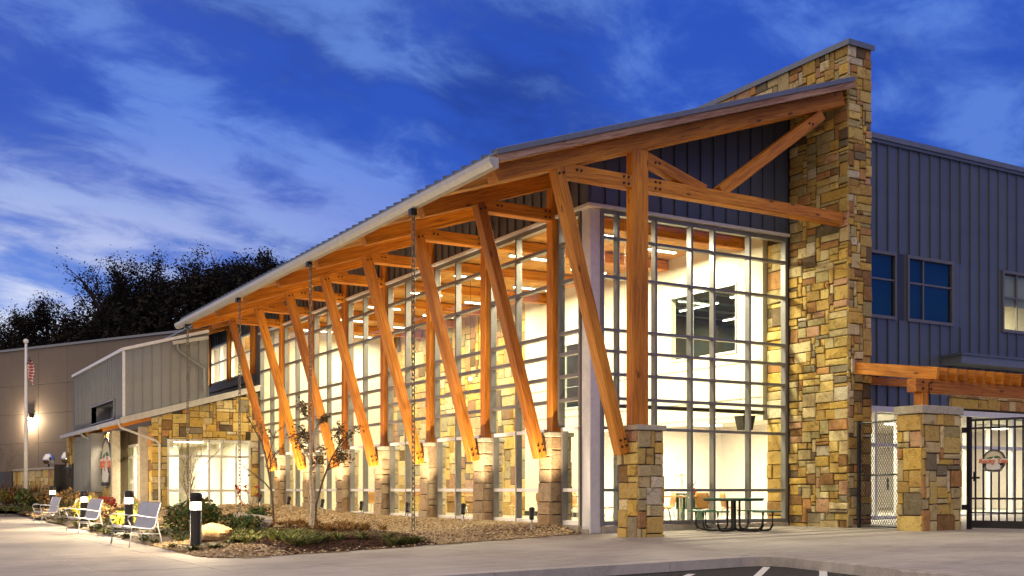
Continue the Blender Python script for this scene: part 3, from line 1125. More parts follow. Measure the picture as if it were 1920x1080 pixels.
def pier(k):
    y = VK[k]
    if k == 0:
        u0, u1, v0, v1, lab = -.32, .42, -2.2, -1.46, 'broad stone pillar with pale cap at the open corner of the hall'
    else:
        u0, u1, v0, v1 = -.32, .32, y - .30, y + .30
        lab = '%s narrow stone pier along the glass front, counted from the white corner column' % ORD[k - 1]
    t = thing('stone_pier', ((u0 + u1) / 2, (v0 + v1) / 2, 0), lab, 'pier', 'stone piers under the timber frames')
    e = .045
    box('core', (u0 + e, v0 + e, -.25), (u1 - e, v1 - e, 2.27), M['mortar'], t)
    c = .125 if k == 0 else .155
    sp = face_left(u0 + e, v0 + .02, v1 - .02, -.05, 2.27, c, 100 + k, wmax=4, hmax=4, sx=1.4 if k == 0 else 2.0) + face_front(v0 + e, u0 + .02, u1 - .02, -.05, 2.27, c, 200 + k, wmax=3, hmax=3, sx=1.0 if k == 0 else 1.6)
    sp += face_right(u1 - e, v0 + .02, v1 - .02, -.05, 2.27, .2, 300 + k, wmax=3, hmax=3)
    emit_stones(t, sp, mat='stone' if k == 0 else 'pier_stone')
    o = .03
    box('cap', (u0 - o, v0 - o, 2.272), (u1 + o, v1 + o, 2.382), M['capstone'], t, .015)
    return t


for k in range(8):
    pier(k)


# ---------------------------------------------------------------- the stone fin wall
def fin():
    t = thing('stone_wall', (6.5, -.4, 0), 'tall narrow stone fin wall that rises above the roof edge', 'stone wall')
    u0, u1, v0 = 6.12, 6.95, -2.05
    box('core', (u0 + .045, v0 + .045, -.3), (u1, .75, 11.78), M['mortar'], t)
    box('core', (u0 + .045, .754, 8.2), (u1, 10, 11.78), M['mortar'], t)
    a = face_left(u0 + .045, v0 + .02, -.07, .0, 11.78, .088, 41, sx=1.75)
    b = face_front(v0 + .045, u0 + .02, u1 - .005, .0, 11.78, .095, 42)
    c = face_left(u0 + .045, .16, .74, .1, 7.42, .12, 43, sx=1.5)
    def up(x0, y0, x1, y1):
        return (x0, y0, x1, y1)
    d = face_left(u0 + .045, -.05, 5.0, 10.55, 11.78, .125, 44, sx=1.6)
    a = [s + (1.0,) for s in a]
    b = [s + (1.6,) for s in b]
    c = [s + (.25,) for s in c]
    d = [s + (.5,) for s in d]
    emit_stones(t, a + b + c + d, 300)
    cap = MB().box((u0 - .03, v0 - .035, 11.784), (u1 + .03, 10, 11.88)).box((u0 - .045, v0 - .05, 11.74), (u0 - .02, 10, 11.87)).box((u0 - .046, v0 - .055, 11.74), (u1 + .03, v0 - .025, 11.872))
    cap.build('metal_coping', M['roof'], t)


fin()


# ---------------------------------------------------------------- right wing
def right_wing():
    t = thing('metal_wing', (14, 3, 0), 'blue-grey ribbed metal wing with square windows to the right of the stone fin', 'building')
    VW = 1.0
    wins = [(10.30, 11.28, 6.03, 7.72), (11.89, 13.77, 6.03, 7.72), (16.23, 18.2, 6.03, 7.72)]
    # backing wall with openings
    us = sorted({6.96, 24.0} | {w[0] for w in wins} | {w[1] for w in wins})
    bk = MB()
    for i in range(len(us) - 1):
        a, b = us[i], us[i + 1]
        hole = [w for w in wins if w[0] <= a + .01 and w[1] >= b - .01]
        for z0, z1 in ([(3.42, 6.03), (7.72, 11.05)] if hole else [(3.42, 11.05)]):
            bk.box((a, VW + .03, z0), (b, VW + .2, z1))
    bk.build('wall', M['mortar'], t)
    w = .452
    for i in range(38):
        a, b = 6.96 + i * w, 6.96 + (i + 1) * w
        iv = [(3.40, 11.05)]
        for (p, q, z0, z1) in wins:
            if b > p - .08 and a < q + .08:
                nv = []
                for (s, e) in iv:
                    nv += [(s, z0 - .12), (z1 + .12, e)] if s < z0 and e > z1 else [(s, e)]
                iv = nv
        if a > 13.6:
            iv = [(max(s, 4.42), e) for s, e in iv]
        for (s, e) in iv:
            m = MB().box((a, VW - .012, s), (b, VW + .028, e)).box((b - .026, VW - .062, s), (b - .001, VW - .010, e))
            m.build('cladding_panel', M['clad'], t)
    # strips of cladding beside the windows where a pan is cut by the frame
    for (p, q, z0, z1) in wins:
        for (a, b) in ((p - .46, p - .07), (q + .07, q + .46)):
            a = max(a, 6.97)
            box('cladding_panel', (a, VW - .004, z0 - .13), (b, VW + .026, z1 + .13), M['clad'], t)
        f = MB()
        f.box((p - .07, VW - .07, z0 - .12), (q + .07, VW + .06, z0 - .03)); f.box((p - .07, VW - .07, z1 + .03), (q + .07, VW + .06, z1 + .12))
        f.box((p - .07, VW - .07, z0 - .03), (p - .0, VW + .06, z1 + .03)); f.box((q + .0, VW - .07, z0 - .03), (q + .07, VW + .06, z1 + .03))
        fr = f.build('window', M['alu'], t)
        zm = z0 + .60 * (z1 - z0) if p < 15 else z0 + .58 * (z1 - z0)
        um = p + .34 * (q - p) if q - p > 1.2 else None
        cols = [(p, q)] if um is None else [(p, um - .025), (um + .025, q)]
        if um:
            box('sash_bar', (um - .025, VW - .035, z0 - .03), (um + .025, VW + .03, z1 + .03), M['alu'], fr)
        for (a, b) in cols:
            box('sash_bar', (a, VW - .03, zm - .025), (b, VW + .028, zm + .025), M['alu'], fr)
            box('pane', (a, VW + .002, z0 - .03), (b, VW + .012, zm - .025), M['glass_dark' if p < 15 else 'glass'], fr)
            box('pane', (a, VW + .002, zm + .025), (b, VW + .012, z1 + .03), M['glass_dark' if p < 15 else 'glass'], fr)
        if p < 15:
            box('blind', (p + .01, VW + .08, z0 - .02), (q - .01, VW + .10, z1 + .02), M['blind'], fr)  # not a real blind: added sheet coloured like reflected sky
        else:
            box('blind', (p + .01, VW + .08, z0 + .72), (q - .01, VW + .10, z1 + .02), M['greyblind'], fr)
    box('eave_trim', (6.96, VW - .13, 10.99), (24, VW + .3, 11.14), M['roof'], t)
    box('eave_trim', (6.96, VW - .09, 10.90), (24, VW - .012, 10.985), M['clad'], t)
    # stone band, dark canopy and lit glass front at ground level
    box('wall', (13.64, VW - .02, 3.44), (24, VW + .028, 4.40), M['mortar'], t)
    emit_stones(t, face_front(VW - .02, 13.66, 21.5, 3.46, 4.38, .15, 61))
    box('canopy', (13.3, VW - .75, 4.72), (22, VW - .015, 4.95), M['roof'], t)
    box('canopy', (13.25, VW - .80, 4.954), (22, VW - .015, 5.02), M['clad'], t)
    box('lintel', (6.96, VW - .05, 3.24), (24, VW + .2, 3.40), M['alu_light'], t)
    xs = [7.0, 8.15, 9.3, 10.5, 11.45, 12.3, 13.3, 14.5, 15.6, 16.7, 17.8, 19, 20.2, 21.4]
    for x in xs:
        box('mullion', (x - .045, VW - .05, .12), (x + .045, VW + .10, 3.24), M['alu_light'], t)
    for i in range(len(xs) - 1):
        a, b = xs[i] + .05, xs[i + 1] - .05
        for z in (.22, 2.30):
            box('transom', (a, VW - .04, z - .05), (b, VW + .09, z + .05), M['alu_light'], t)
        box('pane', (a, VW + .02, .27), (b, VW + .03, 2.25), M['glass'], t)
        box('pane', (a, VW + .02, 2.35), (b, VW + .03, 3.24), M['glass'], t)
    for x in (10.95, 11.88):
        box('door_handle', (x - .02, VW - .10, 1.0), (x + .02, VW - .06, 1.35), M['blackpaint'], t)
    return t


right_wing()


def gate_pier():
    u0, u1, v0, v1 = 5.80, 7.16, -4.46, -3.72
    t = thing('gate_pier', ((u0 + u1) / 2, (v0 + v1) / 2, gz(6.4)), 'wide free-standing stone gate pier carrying the timber pergola post', 'pier')
    e = .045
    box('core', (u0 + e, v0 + e, -.2), (u1 - e, v1 - e, 2.70), M['mortar'], t)
    sp = face_left(u0 + e, v0 + .02, v1 - .02, .06, 2.70, .125, 71, wmax=4, sx=1.5) + face_front(v0 + e, u0 + .02, u1 - .02, .06, 2.70, .125, 72)
    sp += face_right(u1 - e, v0 + .02, v1 - .02, .06, 2.7, .2, 73)
    emit_stones(t, sp)
    for (a, b) in ((u0 - .02, u0 + .70), (u0 + .706, u1 + .02)):
        box('cap', (a, v0 - .025, 2.705), (b, v1 + .025, 2.885), M['capstone'], t, .012)


gate_pier()


def pergola():
    t = thing('pergola', (7.5, -3.2, 3.2), 'timber pergola of close sloping joists over the gate pier', 'pergola')
    beam('post', (6.06, -4.22, 2.887), (6.06, -4.22, 3.18), .20, .25, M['timber'], t, .01, up=(0, 1, 0))
    box('bracket', (6.15, -4.372, 3.02), (6.156, -4.352, 3.40), M['blackpaint'], t)
    beam('beam', (5.74, -4.22, 3.335), (11.2, -4.22, 3.335), .26, .305, M['timber'], t, .012)
    mb = MB()
    for x in (5.95, 6.22):
        bolts_on(mb, (x, -4.364, 3.335), U, Z, 0, [(0, -.07), (0, .07)])
    mb.build('bolt_heads', M['blackpaint'], t)
    for i in range(15):
        u = 6.28 + i * .325
        vb = -2.10 if u < 7.0 else .92
        zb = lambda v: 3.49 + .145 + (v + 4.22) * .145
        beam('joist', (u, -4.50, zb(-4.50) + .005), (u, vb, zb(vb) + .005), .085, .275, M['timber'], t, .008)
    beam('ledger', (7.05, .92, 4.10), (13, .92, 4.10), .07, .22, M['timber'], t, .006)
    box('wall_bracket', (6.14, -2.16, 3.83), (6.235, -2.105, 4.16), M['capstone'], t, .01)


pergola()


def fences():
    t = thing('chain_link_fence', (6.3, -2.9, gz(6.3)), 'black chain-link fence panel between stone fin and gate pier', 'fence')
    g0 = gz(6.3)
    p0, p1 = Vector((6.30, -2.22, 0)), Vector((6.02, -3.66, 0))
    box('post', (6.265, -2.255, g0 - .1), (6.335, -2.185, 2.66), M['blackpaint'], t, .005)
    for z in (g0 + .06, 1.36, 2.60):
        MB().tube([(p0.x, p0.y, z), (p1.x, p1.y, z)], .022, 8).build('rail', M['blackpaint'], t)
    mb = MB()
    L = (p1 - p0).length
    d = (p1 - p0) / L
    zb, zt, s = g0 + .06, 2.60, .085
    for sg in (1, -1):
        c = -4.0
        while c < 4.5:
            # line x*1 = sg*(z - zb) + c, clipped to the panel
            pts = []
            for z in (zb, zt):
                x = sg * (z - zb) * .72 + c
                pts.append((x, z))
            (xa, za), (xb, zb2) = pts
            def clip(xa, za, xb, zb_):
                ts = [0.0, 1.0]
                for lim in (0, L):
                    if (xa - lim) * (xb - lim) < 0:
                        ts.append((lim - xa) / (xb - xa))
                ts.sort()
                for i in range(len(ts) - 1):
                    m = (ts[i] + ts[i + 1]) / 2
                    if 0 < xa + (xb - xa) * m < L and ts[i + 1] - ts[i] > .01:
                        return ts[i], ts[i + 1]
                return None
            r = clip(xa, za, xb, zb2)
            if r:
                A = p0 + d * (xa + (xb - xa) * r[0]) + Vector((0, .004 * sg, za + (zb2 - za) * r[0]))
                B = p0 + d * (xa + (xb - xa) * r[1]) + Vector((0, .004 * sg, za + (zb2 - za) * r[1]))
                mb.bar(A, B, .007, .007)
            c += s
    o = mb.build('wire_mesh', M['blackpaint'], t)
    o['kind'] = 'stuff'
    # swung-open bar gate
    G0 = Vector((7.30, -4.50, 0))
    gd = Vector((.2755, -.961, 0)).normalized()
    g = thing('bar_gate', (7.3, -4.5, gz(7.3)), 'tall black vertical-bar gate with a round emblem, swung open from the stone pier', 'gate')
    zg = gz(7.4)
    LG = 3.2
    def at(s, z, off=0):
        p = G0 + gd * s
        n = Vector((gd.y, -gd.x, 0))
        return (p.x + n.x * off, p.y + n.y * off, z)
    MB().bar(at(.03, zg + .0), at(.03, 2.66), .085, .085).box((G0.x - .0, G0.y - .0, 2.661), (G0.x + .06, G0.y + .05, 2.67)).build('hinge_post', M['blackpaint'], g)
    for z, h in ((zg + .12, .17), (zg + .38, .04), (zg + .70, .045), (2.40, .045), (2.585, .05)):
        MB().bar(at(.07, z), at(LG, z), .035, h).build('rail', M['blackpaint'], g)
    n = 18
    for i in range(n):
        s = .17 + i * .172
        mb = MB().bar(at(s, zg + .2), at(s, 2.56), .028, .028)
        mb.build('bar', M['blackpaint'], g)
    MB().bar(at(.07, 1.28), at(.26, 1.28), .03, .05).bar(at(.14, 1.20), at(.14, 1.42), .03, .03).build('latch', M['blackpaint'], g)
    for z in (.55, 2.3):
        MB().box((7.13, -4.55, z), (7.32, -4.46, z + .12)).build('hinge', M['blackpaint'], g)
    emblem(g, at(.60, 1.655, .05), gd, .255, 'emblem')


def text_mesh(name, body, size, mat, parent, mw, ext=.01, shear=0.0):
    c = bpy.data.curves.new(name, 'FONT')
    c.body = body
    c.size = size
    c.extrude = ext
    c.align_x = 'CENTER'
    c.align_y = 'CENTER'
    c.shear = shear
    c.offset = size * .022
    c.resolution_u = 2
    c.materials.append(mat)
    tmp = bpy.data.objects.new(name, c)
    me = bpy.data.meshes.new_from_object(tmp)
    bpy.data.objects.remove(tmp)
    me.name = name
    if not me.materials:
        me.materials.append(mat)
    return link(bpy.data.objects.new(name, me), parent, mw)


def emblem(parent, c, ex, r, name):
    """round sports emblem: black ring, cream sky, green hills, white peak, orange lettering across"""
    c, ex = Vector(c), Vector(ex)
    ey = Vector((0, 0, 1))
    en = ex.cross(ey)
    P = lambda x, y, d=0: tuple(c + ex * (x * r) + ey * (y * r) + en * d)
    e = thing_part(name, c, parent)
    MB().disc(P(0, 0), r, ex, ey, .02, 32).build('ring', M['p_black'], e)
    MB().disc(P(0, 0, .022), r * .90, ex, ey, .004, 32).build('inner_ring', M['p_grey'], e)
    MB().disc(P(0, 0, .028), r * .80, ex, ey, .004, 32).build('sky_disc', M['p_cream'], e)
    def poly(nm, pts, d, mat, th=.004):
        n = len(pts)
        vs = [P(x, y, d) for x, y in pts] + [P(x, y, d + th) for x, y in pts]
        fs = [tuple(range(n - 1, -1, -1)), tuple(range(n, 2 * n))] + [(i, (i + 1) % n, n + (i + 1) % n, n + i) for i in range(n)]
        MB().raw(vs, fs).build(nm, mat, e)
    poly('hills', [(-.80, -.1), (-.78, .12), (-.55, .26), (-.30, .34), (-.02, .36), (.25, .42), (.48, .38), (.68, .22), (.78, .05), (.78, -.1)], .034, M['p_green'])
    poly('peak', [(-.28, -.05), (-.1, .22), (0, .36), (.14, .18), (.30, -.05)], .040, M['p_white'])
    poly('dark_band', [(-.82, -.42), (-.86, .06), (.86, .06), (.82, -.42)], .046, M['p_black'])
    poly('snow', [(-.60, -.30), (-.30, -.18), (.0, -.30), (.28, -.10), (.55, -.35), (.62, -.62), (.35, -.88), (-.35, -.88), (-.62, -.62)], .052, M['p_white'])
    poly('ribbon', [(-.86, -.62), (-.5, -.74), (0, -.80), (.5, -.74), (.86, -.62), (.78, -.80), (.45, -.95), (0, -1.0), (-.45, -.95), (-.78, -.80)], .058, M['p_grey'])
    poly('banner', [(-1.18, -.20), (-1.22, .12), (-.7, .16), (.0, .20), (.7, .24), (1.22, .14), (1.26, -.16), (.7, -.20), (.0, -.27), (-.7, -.22)], .064, M['p_white'], .006)
    m = Matrix((ex, ey, en)).transposed().to_4x4()
    m.translation = Vector(P(0, -.03, .080))
    text_mesh('lettering', 'Rocky Top', r * .56, M['p_orange'], e, m, .006, .18)
    m2 = m.copy()
    m2.translation = Vector(P(0, -.86, .070))
    text_mesh('lettering', 'SPORTS WORLD', r * .20, M['p_black'], e, m2, .003)
    return e


fences()


# ---------------------------------------------------------------- lobby wing on the left
def lobby():
    t = thing('lobby_wing', (-2.5, 30, 0), 'low stone entrance wing with lean-to roof and grey metal box above', 'building')
    VL, UL = 24.3, -4.45
    RZ = lambda u: 3.66 + (u + 5.49) * .277        # underside of the lean-to roof edge
    # stone gable wall facing the camera, with the shop-front opening
    bk = MB()
    h0, h1, hz0, hz1 = -3.80, -.40, .25, 3.06
    bk.box((UL + .045, VL + .045, -.2), (h0, VL + .34, RZ(UL) - .06))
    bk.box((h0, VL + .045, -.2), (h1, VL + .34, hz0))
    bk.raw([(h0, VL + .045, hz1), (h1, VL + .045, hz1), (h1, VL + .34, hz1), (h0, VL + .34, hz1), (h0, VL + .045, RZ(h0) - .06), (h1, VL + .045, RZ(h1) - .06), (h1, VL + .34, RZ(h1) - .06), (h0, VL + .34, RZ(h0) - .06)],
           [(0, 3, 2, 1), (4, 5, 6, 7), (0, 1, 5, 4), (1, 2, 6, 5), (2, 3, 7, 6), (3, 0, 4, 7)])
    bk.box((h1, VL + .045, -.2), (-.06, VL + .34, 5.0))
    gw = bk.build('gable_wall', M['mortar'], t)
    u_off = UL + .02
    def keep(x0, y0, x1, y1):
        a, b, c, d = u_off + x0, -.05 + y0, u_off + x1, -.05 + y1
        z0, z1 = RZ(a) - .06, RZ(c) - .06
        if b > min(z0, z1) - .05:
            return None
        tl, tr = y1, y1
        if d > z0 or d > z1:
            tl, tr = min(y1, z0 + .05), min(y1, z1 + .05)
        if c > h0 + .02 and a < h1 - .02 and d > hz0 + .02 and b < hz1 - .02:
            # cut the stone back to the opening
            if a < h0 - .06:
                return (x0, y0, h0 - u_off, y1, tl, tr)
            if c > h1 + .06:
                return (h1 - u_off, y0, x1, y1, tl, tr)
            if d > hz1 + .06:
                return (x0, hz1 + .05, x1, y1, tl, tr)
            if b < hz0 - .06:
                return (x0, y0, x1, hz0 + .05)
            return None
        return (x0, y0, x1, y1, tl, tr)
    sp = stone_specs((u_off, VL + .045, -.05), U, Z, -.06 - u_off, 5.2, .135, 81, keep=keep)
    emit_stones(gw, sp, 290)
    # shop front
    sf = thing_part('shop_front', (-2.1, VL, .25), t)
    for u in (h0 + .04, -2.11, h1 - .04, -1.62, -1.0):
        top = hz1
        box('mullion', (u - .045, VL + .03, hz0), (u + .045, VL + .16, top), M['white_frame'], sf)
    usx = [h0 + .04, -2.11, -1.62, -1.0, h1 - .04]
    for i in range(4):
        a, b = usx[i] + .046, usx[i + 1] - .046
        for z in (hz0 + .05, .98, 2.38, hz1 - .05):
            box('transom', (a, VL + .04, z - .05), (b, VL + .15, z + .05), M['white_frame'], sf)
        for z0, z1 in ((.30, .93), (1.03, 2.33), (2.43, hz1 - .1)):
            box('pane', (a, VL + .08, z0), (b, VL + .09, z1), M['glass'], sf)
    box('sill', (h0 - .05, VL - .03, hz0 - .09), (h1 + .05, VL + .2, hz0 - .003), M['capstone'], sf)
    # entrance side
    bs = MB()
    bs.box((UL + .045, VL + .35, -.2), (UL + .34, 25.2, 3.55))
    bs.box((UL + .045, 25.2, 2.95), (UL + .34, 30.6, 3.55))
    bs.box((UL + .045, 30.61, -.2), (UL + .34, 37.9, 3.55))
    sw = bs.build('side_wall', M['mortar'], t)
    emit_stones(sw, face_left(UL + .045, VL + .02, 25.18, -.05, 3.6, .14, 82, sx=1.5) + face_left(UL + .045, 32.3, 37.9, .0, 3.6, .19, 83), 200)
    dr = thing_part('entrance_doors', (UL, 27.9, .2), t)
    ys = [25.25, 26.0, 27.75, 29.5, 30.5]
    for y in ys:
        box('mullion', (UL + .05, y - .05, .15), (UL + .18, y + .05, 2.95), M['white_frame'], dr)
    for i in range(4):
        a, b = ys[i] + .052, ys[i + 1] - .052
        for z in (.24, 2.42, 2.90):
            box('transom', (UL + .06, a, z - .06), (UL + .17, b, z + .06), M['white_frame'], dr)
        box('pane', (UL + .10, a, .30), (UL + .11, b, 2.36), M['glass'], dr)
        box('pane', (UL + .10, a, 2.48), (UL + .11, b, 2.84), M['glass'], dr)
        if i in (1, 2):
            m = MB()
            for y in (a, b - .14):
                m.box((UL + .045, y, .30), (UL + .13, y + .14, 2.36))
            m.build('door_leaf', M['white_frame'], dr)
            yh = b - .07 if i == 1 else a + .07
            MB().tube([(UL + .0, yh, .9), (UL - .03, yh, .95), (UL - .03, yh, 1.45), (UL + .0, yh, 1.5)], .018, 6).build('door_handle', M['steel'], dr)
    box('emblem_wall', (-4.98, 28.85, -.2), (UL + .04, 31.28, 3.56), M['mortar'], t)
    emit_stones(t, face_left(-4.98, 28.87, 31.27, .1, 3.5, .17, 84, sx=1.5))
    for y, xx in ((24.95, UL - .16), (28.6, -4.98)):
        beam('porch_post', (xx, y, .1), (xx, y, 3.55), .34, .34, M['capstone'], t, .012, up=(0, 1, 0))
    # lean-to roof: plate, flashing, soffit boards, stepped eave
    rf = MB()
    def slab(u0, u1, y0, y1, d0, d1, m=0):
        rf.raw([(u0, y0, RZ(u0) + d0), (u1, y0, RZ(u1) + d0), (u1, y1, RZ(u1) + d0), (u0, y1, RZ(u0) + d0),
                (u0, y0, RZ(u0) + d1), (u1, y0, RZ(u1) + d1), (u1, y1, RZ(u1) + d1), (u0, y1, RZ(u0) + d1)],
               [(0, 3, 2, 1), (4, 5, 6, 7), (0, 1, 5, 4), (1, 2, 6, 5), (2, 3, 7, 6), (3, 0, 4, 7)], m)
    slab(-5.62, -.02, VL - .12, 38.0, .10, .20)
    roof = rf.build('lean_to_roof', M['roof'], t)
    beam('flashing', (-5.62, VL - .15, RZ(-5.62) + .10), (-.02, VL - .15, RZ(-.02) + .10), .06, .24, M['gutter'], roof, .008)
    beam('flashing', (-5.60, VL - .19, RZ(-5.60) + .18), (-.02, VL - .19, RZ(-.02) + .18), .03, .07, M['gutter'], roof, .004)
    for i, (y0, y1, uo) in enumerate(((VL - .14, 28.3, -5.72), (28.31, 32.6, -5.78), (32.61, 38.0, -5.84))):
        box('eave_gutter', (uo, y0, RZ(-5.6) - .02 - .03 * i), (uo + .12, y1, RZ(-5.6) + .15 - .03 * i), M['gutter'], roof, .01)
    nb = 8
    for i in range(nb):
        a, b = -5.58 + i * 1.15 / nb, -5.58 + (i + 1) * 1.15 / nb - .012
        c = ((a + b) / 2, (VL + 38) / 2 - .05, RZ((a + b) / 2) + .06)
        beam('soffit_board', (c[0], VL - .1, c[2]), (c[0], 37.95, c[2]), b - a, .05, M['timber'], roof, 0)
    for y in (VL + .15, 28.4, 32.4, 36.6):
        beam('rafter', (-5.56, y, RZ(-5.56) - .06), (-4.42, y, RZ(-4.42) - .06), .14, .20, M['timber'], roof, .008)
    # downpipes
    MB().tube([(-5.70, VL - .05, 3.62), (-5.62, VL - .10, 3.45), (-4.30, VL - .10, 2.98), (-4.12, VL - .06, 2.85), (-4.12, VL - .06, .2)], .045, 8).build('downpipe', M['gutter'], t)
    MB().tube([(-5.75, 32.5, 3.56), (-5.6, 32.45, 3.42), (-4.80, 31.95, 3.02), (-4.66, 31.85, 2.9)], .045, 8).build('downpipe', M['gutter'], t)
    # upper metal box
    BZ = lambda u: 6.55 + (u + 5.49) * .285
    U0, U1, V0, V1 = -5.46, -2.15, VL + .06, 36.3
    cr = MB()
    wy0, wy1, wz0, wz1 = 26.3, 31.5, 3.95, 4.68
    for (y0, y1, z0, z1) in ((V0, wy0, 3.85, 6.4), (wy1, V1, 3.85, 6.4), (wy0, wy1, wz1, 6.4)):
        cr.box((U0, y0, z0), (U0 + .2, y1, z1))
    cr.raw([(U0, V0, RZ(U0) + .21), (U1, V0, RZ(U1) + .21), (U1, V1, RZ(U1) + .21), (U0, V1, RZ(U0) + .21), (U0, V0, BZ(U0) - .06), (U1, V0, BZ(U1) - .06), (U1, V1, BZ(U1) - .06), (U0, V1, BZ(U0) - .06)],
           [(4, 5, 6, 7), (0, 1, 5, 4), (1, 2, 6, 5), (2, 3, 7, 6)])
    ub = cr.build('upper_box', M['dark'], t)
    w = (U1 - U0) / 9
    for i in range(9):
        a, b = U0 + i * w, U0 + (i + 1) * w
        z0 = RZ(a) + .18
        m = MB()
        m.raw([(a, V0 - .014, z0), (b, V0 - .014, z0), (b, V0 - .014, BZ(b) - .05), (a, V0 - .014, BZ(a) - .05), (a, V0 - .001, z0), (b, V0 - .001, z0), (b, V0 - .001, BZ(b) - .05), (a, V0 - .001, BZ(a) - .05)],
              [(0, 1, 2, 3), (5, 4, 7, 6), (4, 0, 3, 7), (1, 5, 6, 2), (3, 2, 6, 7), (0, 4, 5, 1)])
        m.box((b - .03, V0 - .06, z0), (b - .002, V0 - .012, BZ(b) - .06))
        m.build('cladding_panel', M['clad_light'], ub)
    w = .40
    for i in range(int((V1 - V0) / w)):
        y0, y1 = V0 + i * w, V0 + (i + 1) * w
        iv = [(3.83, 6.5)] if (y1 < wy0 or y0 > wy1) else [(wz1 + .05, 6.5)]
        for s, e in iv:
            MB().box((U0 - .014, y0, s), (U0 - .001, y1, e)).box((U0 - .06, y0 + .002, s), (U0 - .012, y0 + .03, e)).build('cladding_panel', M['clad_light'], ub)
    f = MB()
    f.box((U0 - .05, wy0 - .06, wz1), (U0 + .9, wy1 + .06, wz1 + .05)); f.box((U0 - .05, wy0 - .06, wz0 - .05), (U0 + .9, wy1 + .06, wz0))
    f.box((U0 - .05, wy0 - .06, wz0), (U0 + .9, wy0, wz1)); f.box((U0 - .05, wy1, wz0), (U0 + .9, wy1 + .06, wz1))
    wn = f.build('window_recess', M['clad_light'], ub)
    box('shutter', (U0 + .85, wy0, wz0), (U0 + .88, wy1, wz1), M['alu_light'], wn)
    beam('rake_trim', (U0 - .05, V0 - .07, BZ(U0 - .05)), (U1, V0 - .07, BZ(U1)), .10, .12, M['alu_light'], ub, .006)
    box('eave_trim', (U0 - .10, V0 - .02, 6.47), (U0 + .02, V1, 6.60), M['alu_light'], ub, .006)
    box('corner_trim', (U0 - .065, V0 - .065, 3.85), (U0 + .03, V0 + .03, 6.46), M['alu_light'], ub)
    # lower metal bay under the canopy
    lb = box('lower_bay', (U0 + .002, 31.32, .92), (UL, 36.3, 3.56), M['dark'], t)
    w = .355
    for i in range(14):
        y0, y1 = 31.31 + i * w, 31.31 + (i + 1) * w
        MB().box((U0 - .012, y0, .92), (U0, y1, 3.55)).box((U0 - .055, y0 + .002, .92), (U0 - .01, y0 + .03, 3.55)).build('cladding_panel', M['clad_light'], lb)
    box('cladding_panel', (U0, 31.295, .92), (UL - .01, 31.318, 3.55), M['clad_light'], lb)
    box('base_wall', (U0 - .06, 31.3, -.2), (UL + .04, 36.4, .90), M['mortar'], t)
    emit_stones(t, face_left(U0 - .06, 31.32, 36.4, .1, .9, .2, 85) + face_front(31.3, U0 - .05, UL, .1, .9, .18, 86))
    box('end_pier', (U0 + .045, 37.2, -.2), (UL, 38.6, 3.8), M['mortar'], t)
    emit_stones(t, face_left(U0 + .045, 37.2, 38.6, .1, 3.8, .22, 87) + face_front(37.2, U0 + .05, UL, .1, 3.8, .22, 88))
    # lobby inside
    box('floor_slab', (-4.1, 24.4, -.1), (6, 38, .14), M['floor_in'], t)
    box('ceiling', (-4.1, 24.65, 3.12), (-.1, 37.9, 3.2), M['cream'], t)
    box('inner_wall', (-.3, 24.65, .14), (-.12, 37.9, 3.12), M['pinkwall'], t)
    box('inner_wall', (-4.1, 37.5, .14), (-.3, 37.7, 3.12), M['cream'], t)
    box('inner_wall', (-4.0, 29.6, .14), (-2.3, 29.8, 3.12), M['cream'], t)
    box('curtain', (-3.7, 28.2, .2), (-2.4, 28.25, 2.9), M['greyblind'], t)
    # clerestory above the lean-to, in the plane of the long glass front
    cw = MB()
    cw.box((0, 24.42, 4.9), (.15, 33.0, 6.0)); cw.box((0, 24.42, 7.74), (.15, 33.0, ZR(0) + .13))
    cw.box((0, 24.42, 6.0), (.15, 25.2, 7.74)); cw.box((0, 31.65, 6.0), (.15, 33.0, 7.74))
    cl = cw.build('clerestory_wall', M['clad'], t)
    w = .4
    for i in range(21):
        y0 = 24.45 + i * w
        MB().box((-.05, y0, 7.8), (-.004, y0 + .03, 8.7)).build('cladding_rib', M['clad'], cl)
    for (a, b) in ((25.25, 28.3), (28.6, 31.6)):
        f = MB()
        mid = (a + b) / 2
        for y in (a, mid, b):
            f.box((-.05, y - .04, 6.02), (.08, y + .04, 7.72))
        for z in (6.03, 6.95, 7.70):
            f.box((-.045, a, z - .04), (.075, b, z + .04))
        wn = f.build('window', M['alu_light'], cl)
        for (p, q) in ((a, mid), (mid, b)):
            for (z0, z1) in ((6.06, 6.92), (6.98, 7.66)):
                box('pane', (.01, p + .04, z0), (.02, q - .04, z1), M['glass'], wn)
    for y in (25.0, 28.45, 31.8):
        beam('post', (-.10, y, 5.9), (-.10, y, ZR(-.1) - .30), .18, .22, M['timber'], cl, .008, up=(0, 1, 0))
    box('sill', (-.12, 24.9, 5.62), (-.003, 32, 5.94), M['clad'], cl)
    box('inner_wall', (4.0, 24.45, 4.9), (4.2, 33, 8), M['cream'], t)
    box('inner_wall', (0.16, 32.8, 4.9), (4.0, 33, 8), M['cream'], t)
    box('loft_floor', (0.16, 24.45, 4.8), (4.2, 33, 4.9), M['floor_in'], t)
    box('ceiling', (.16, 24.45, 8.0), (4.2, 33, 8.1), M['deck'], t)
    e = emblem(t, (-5.06, 30.2, 2.22), (0, -1, 0), 1.12, 'emblem')
    return t


lobby()


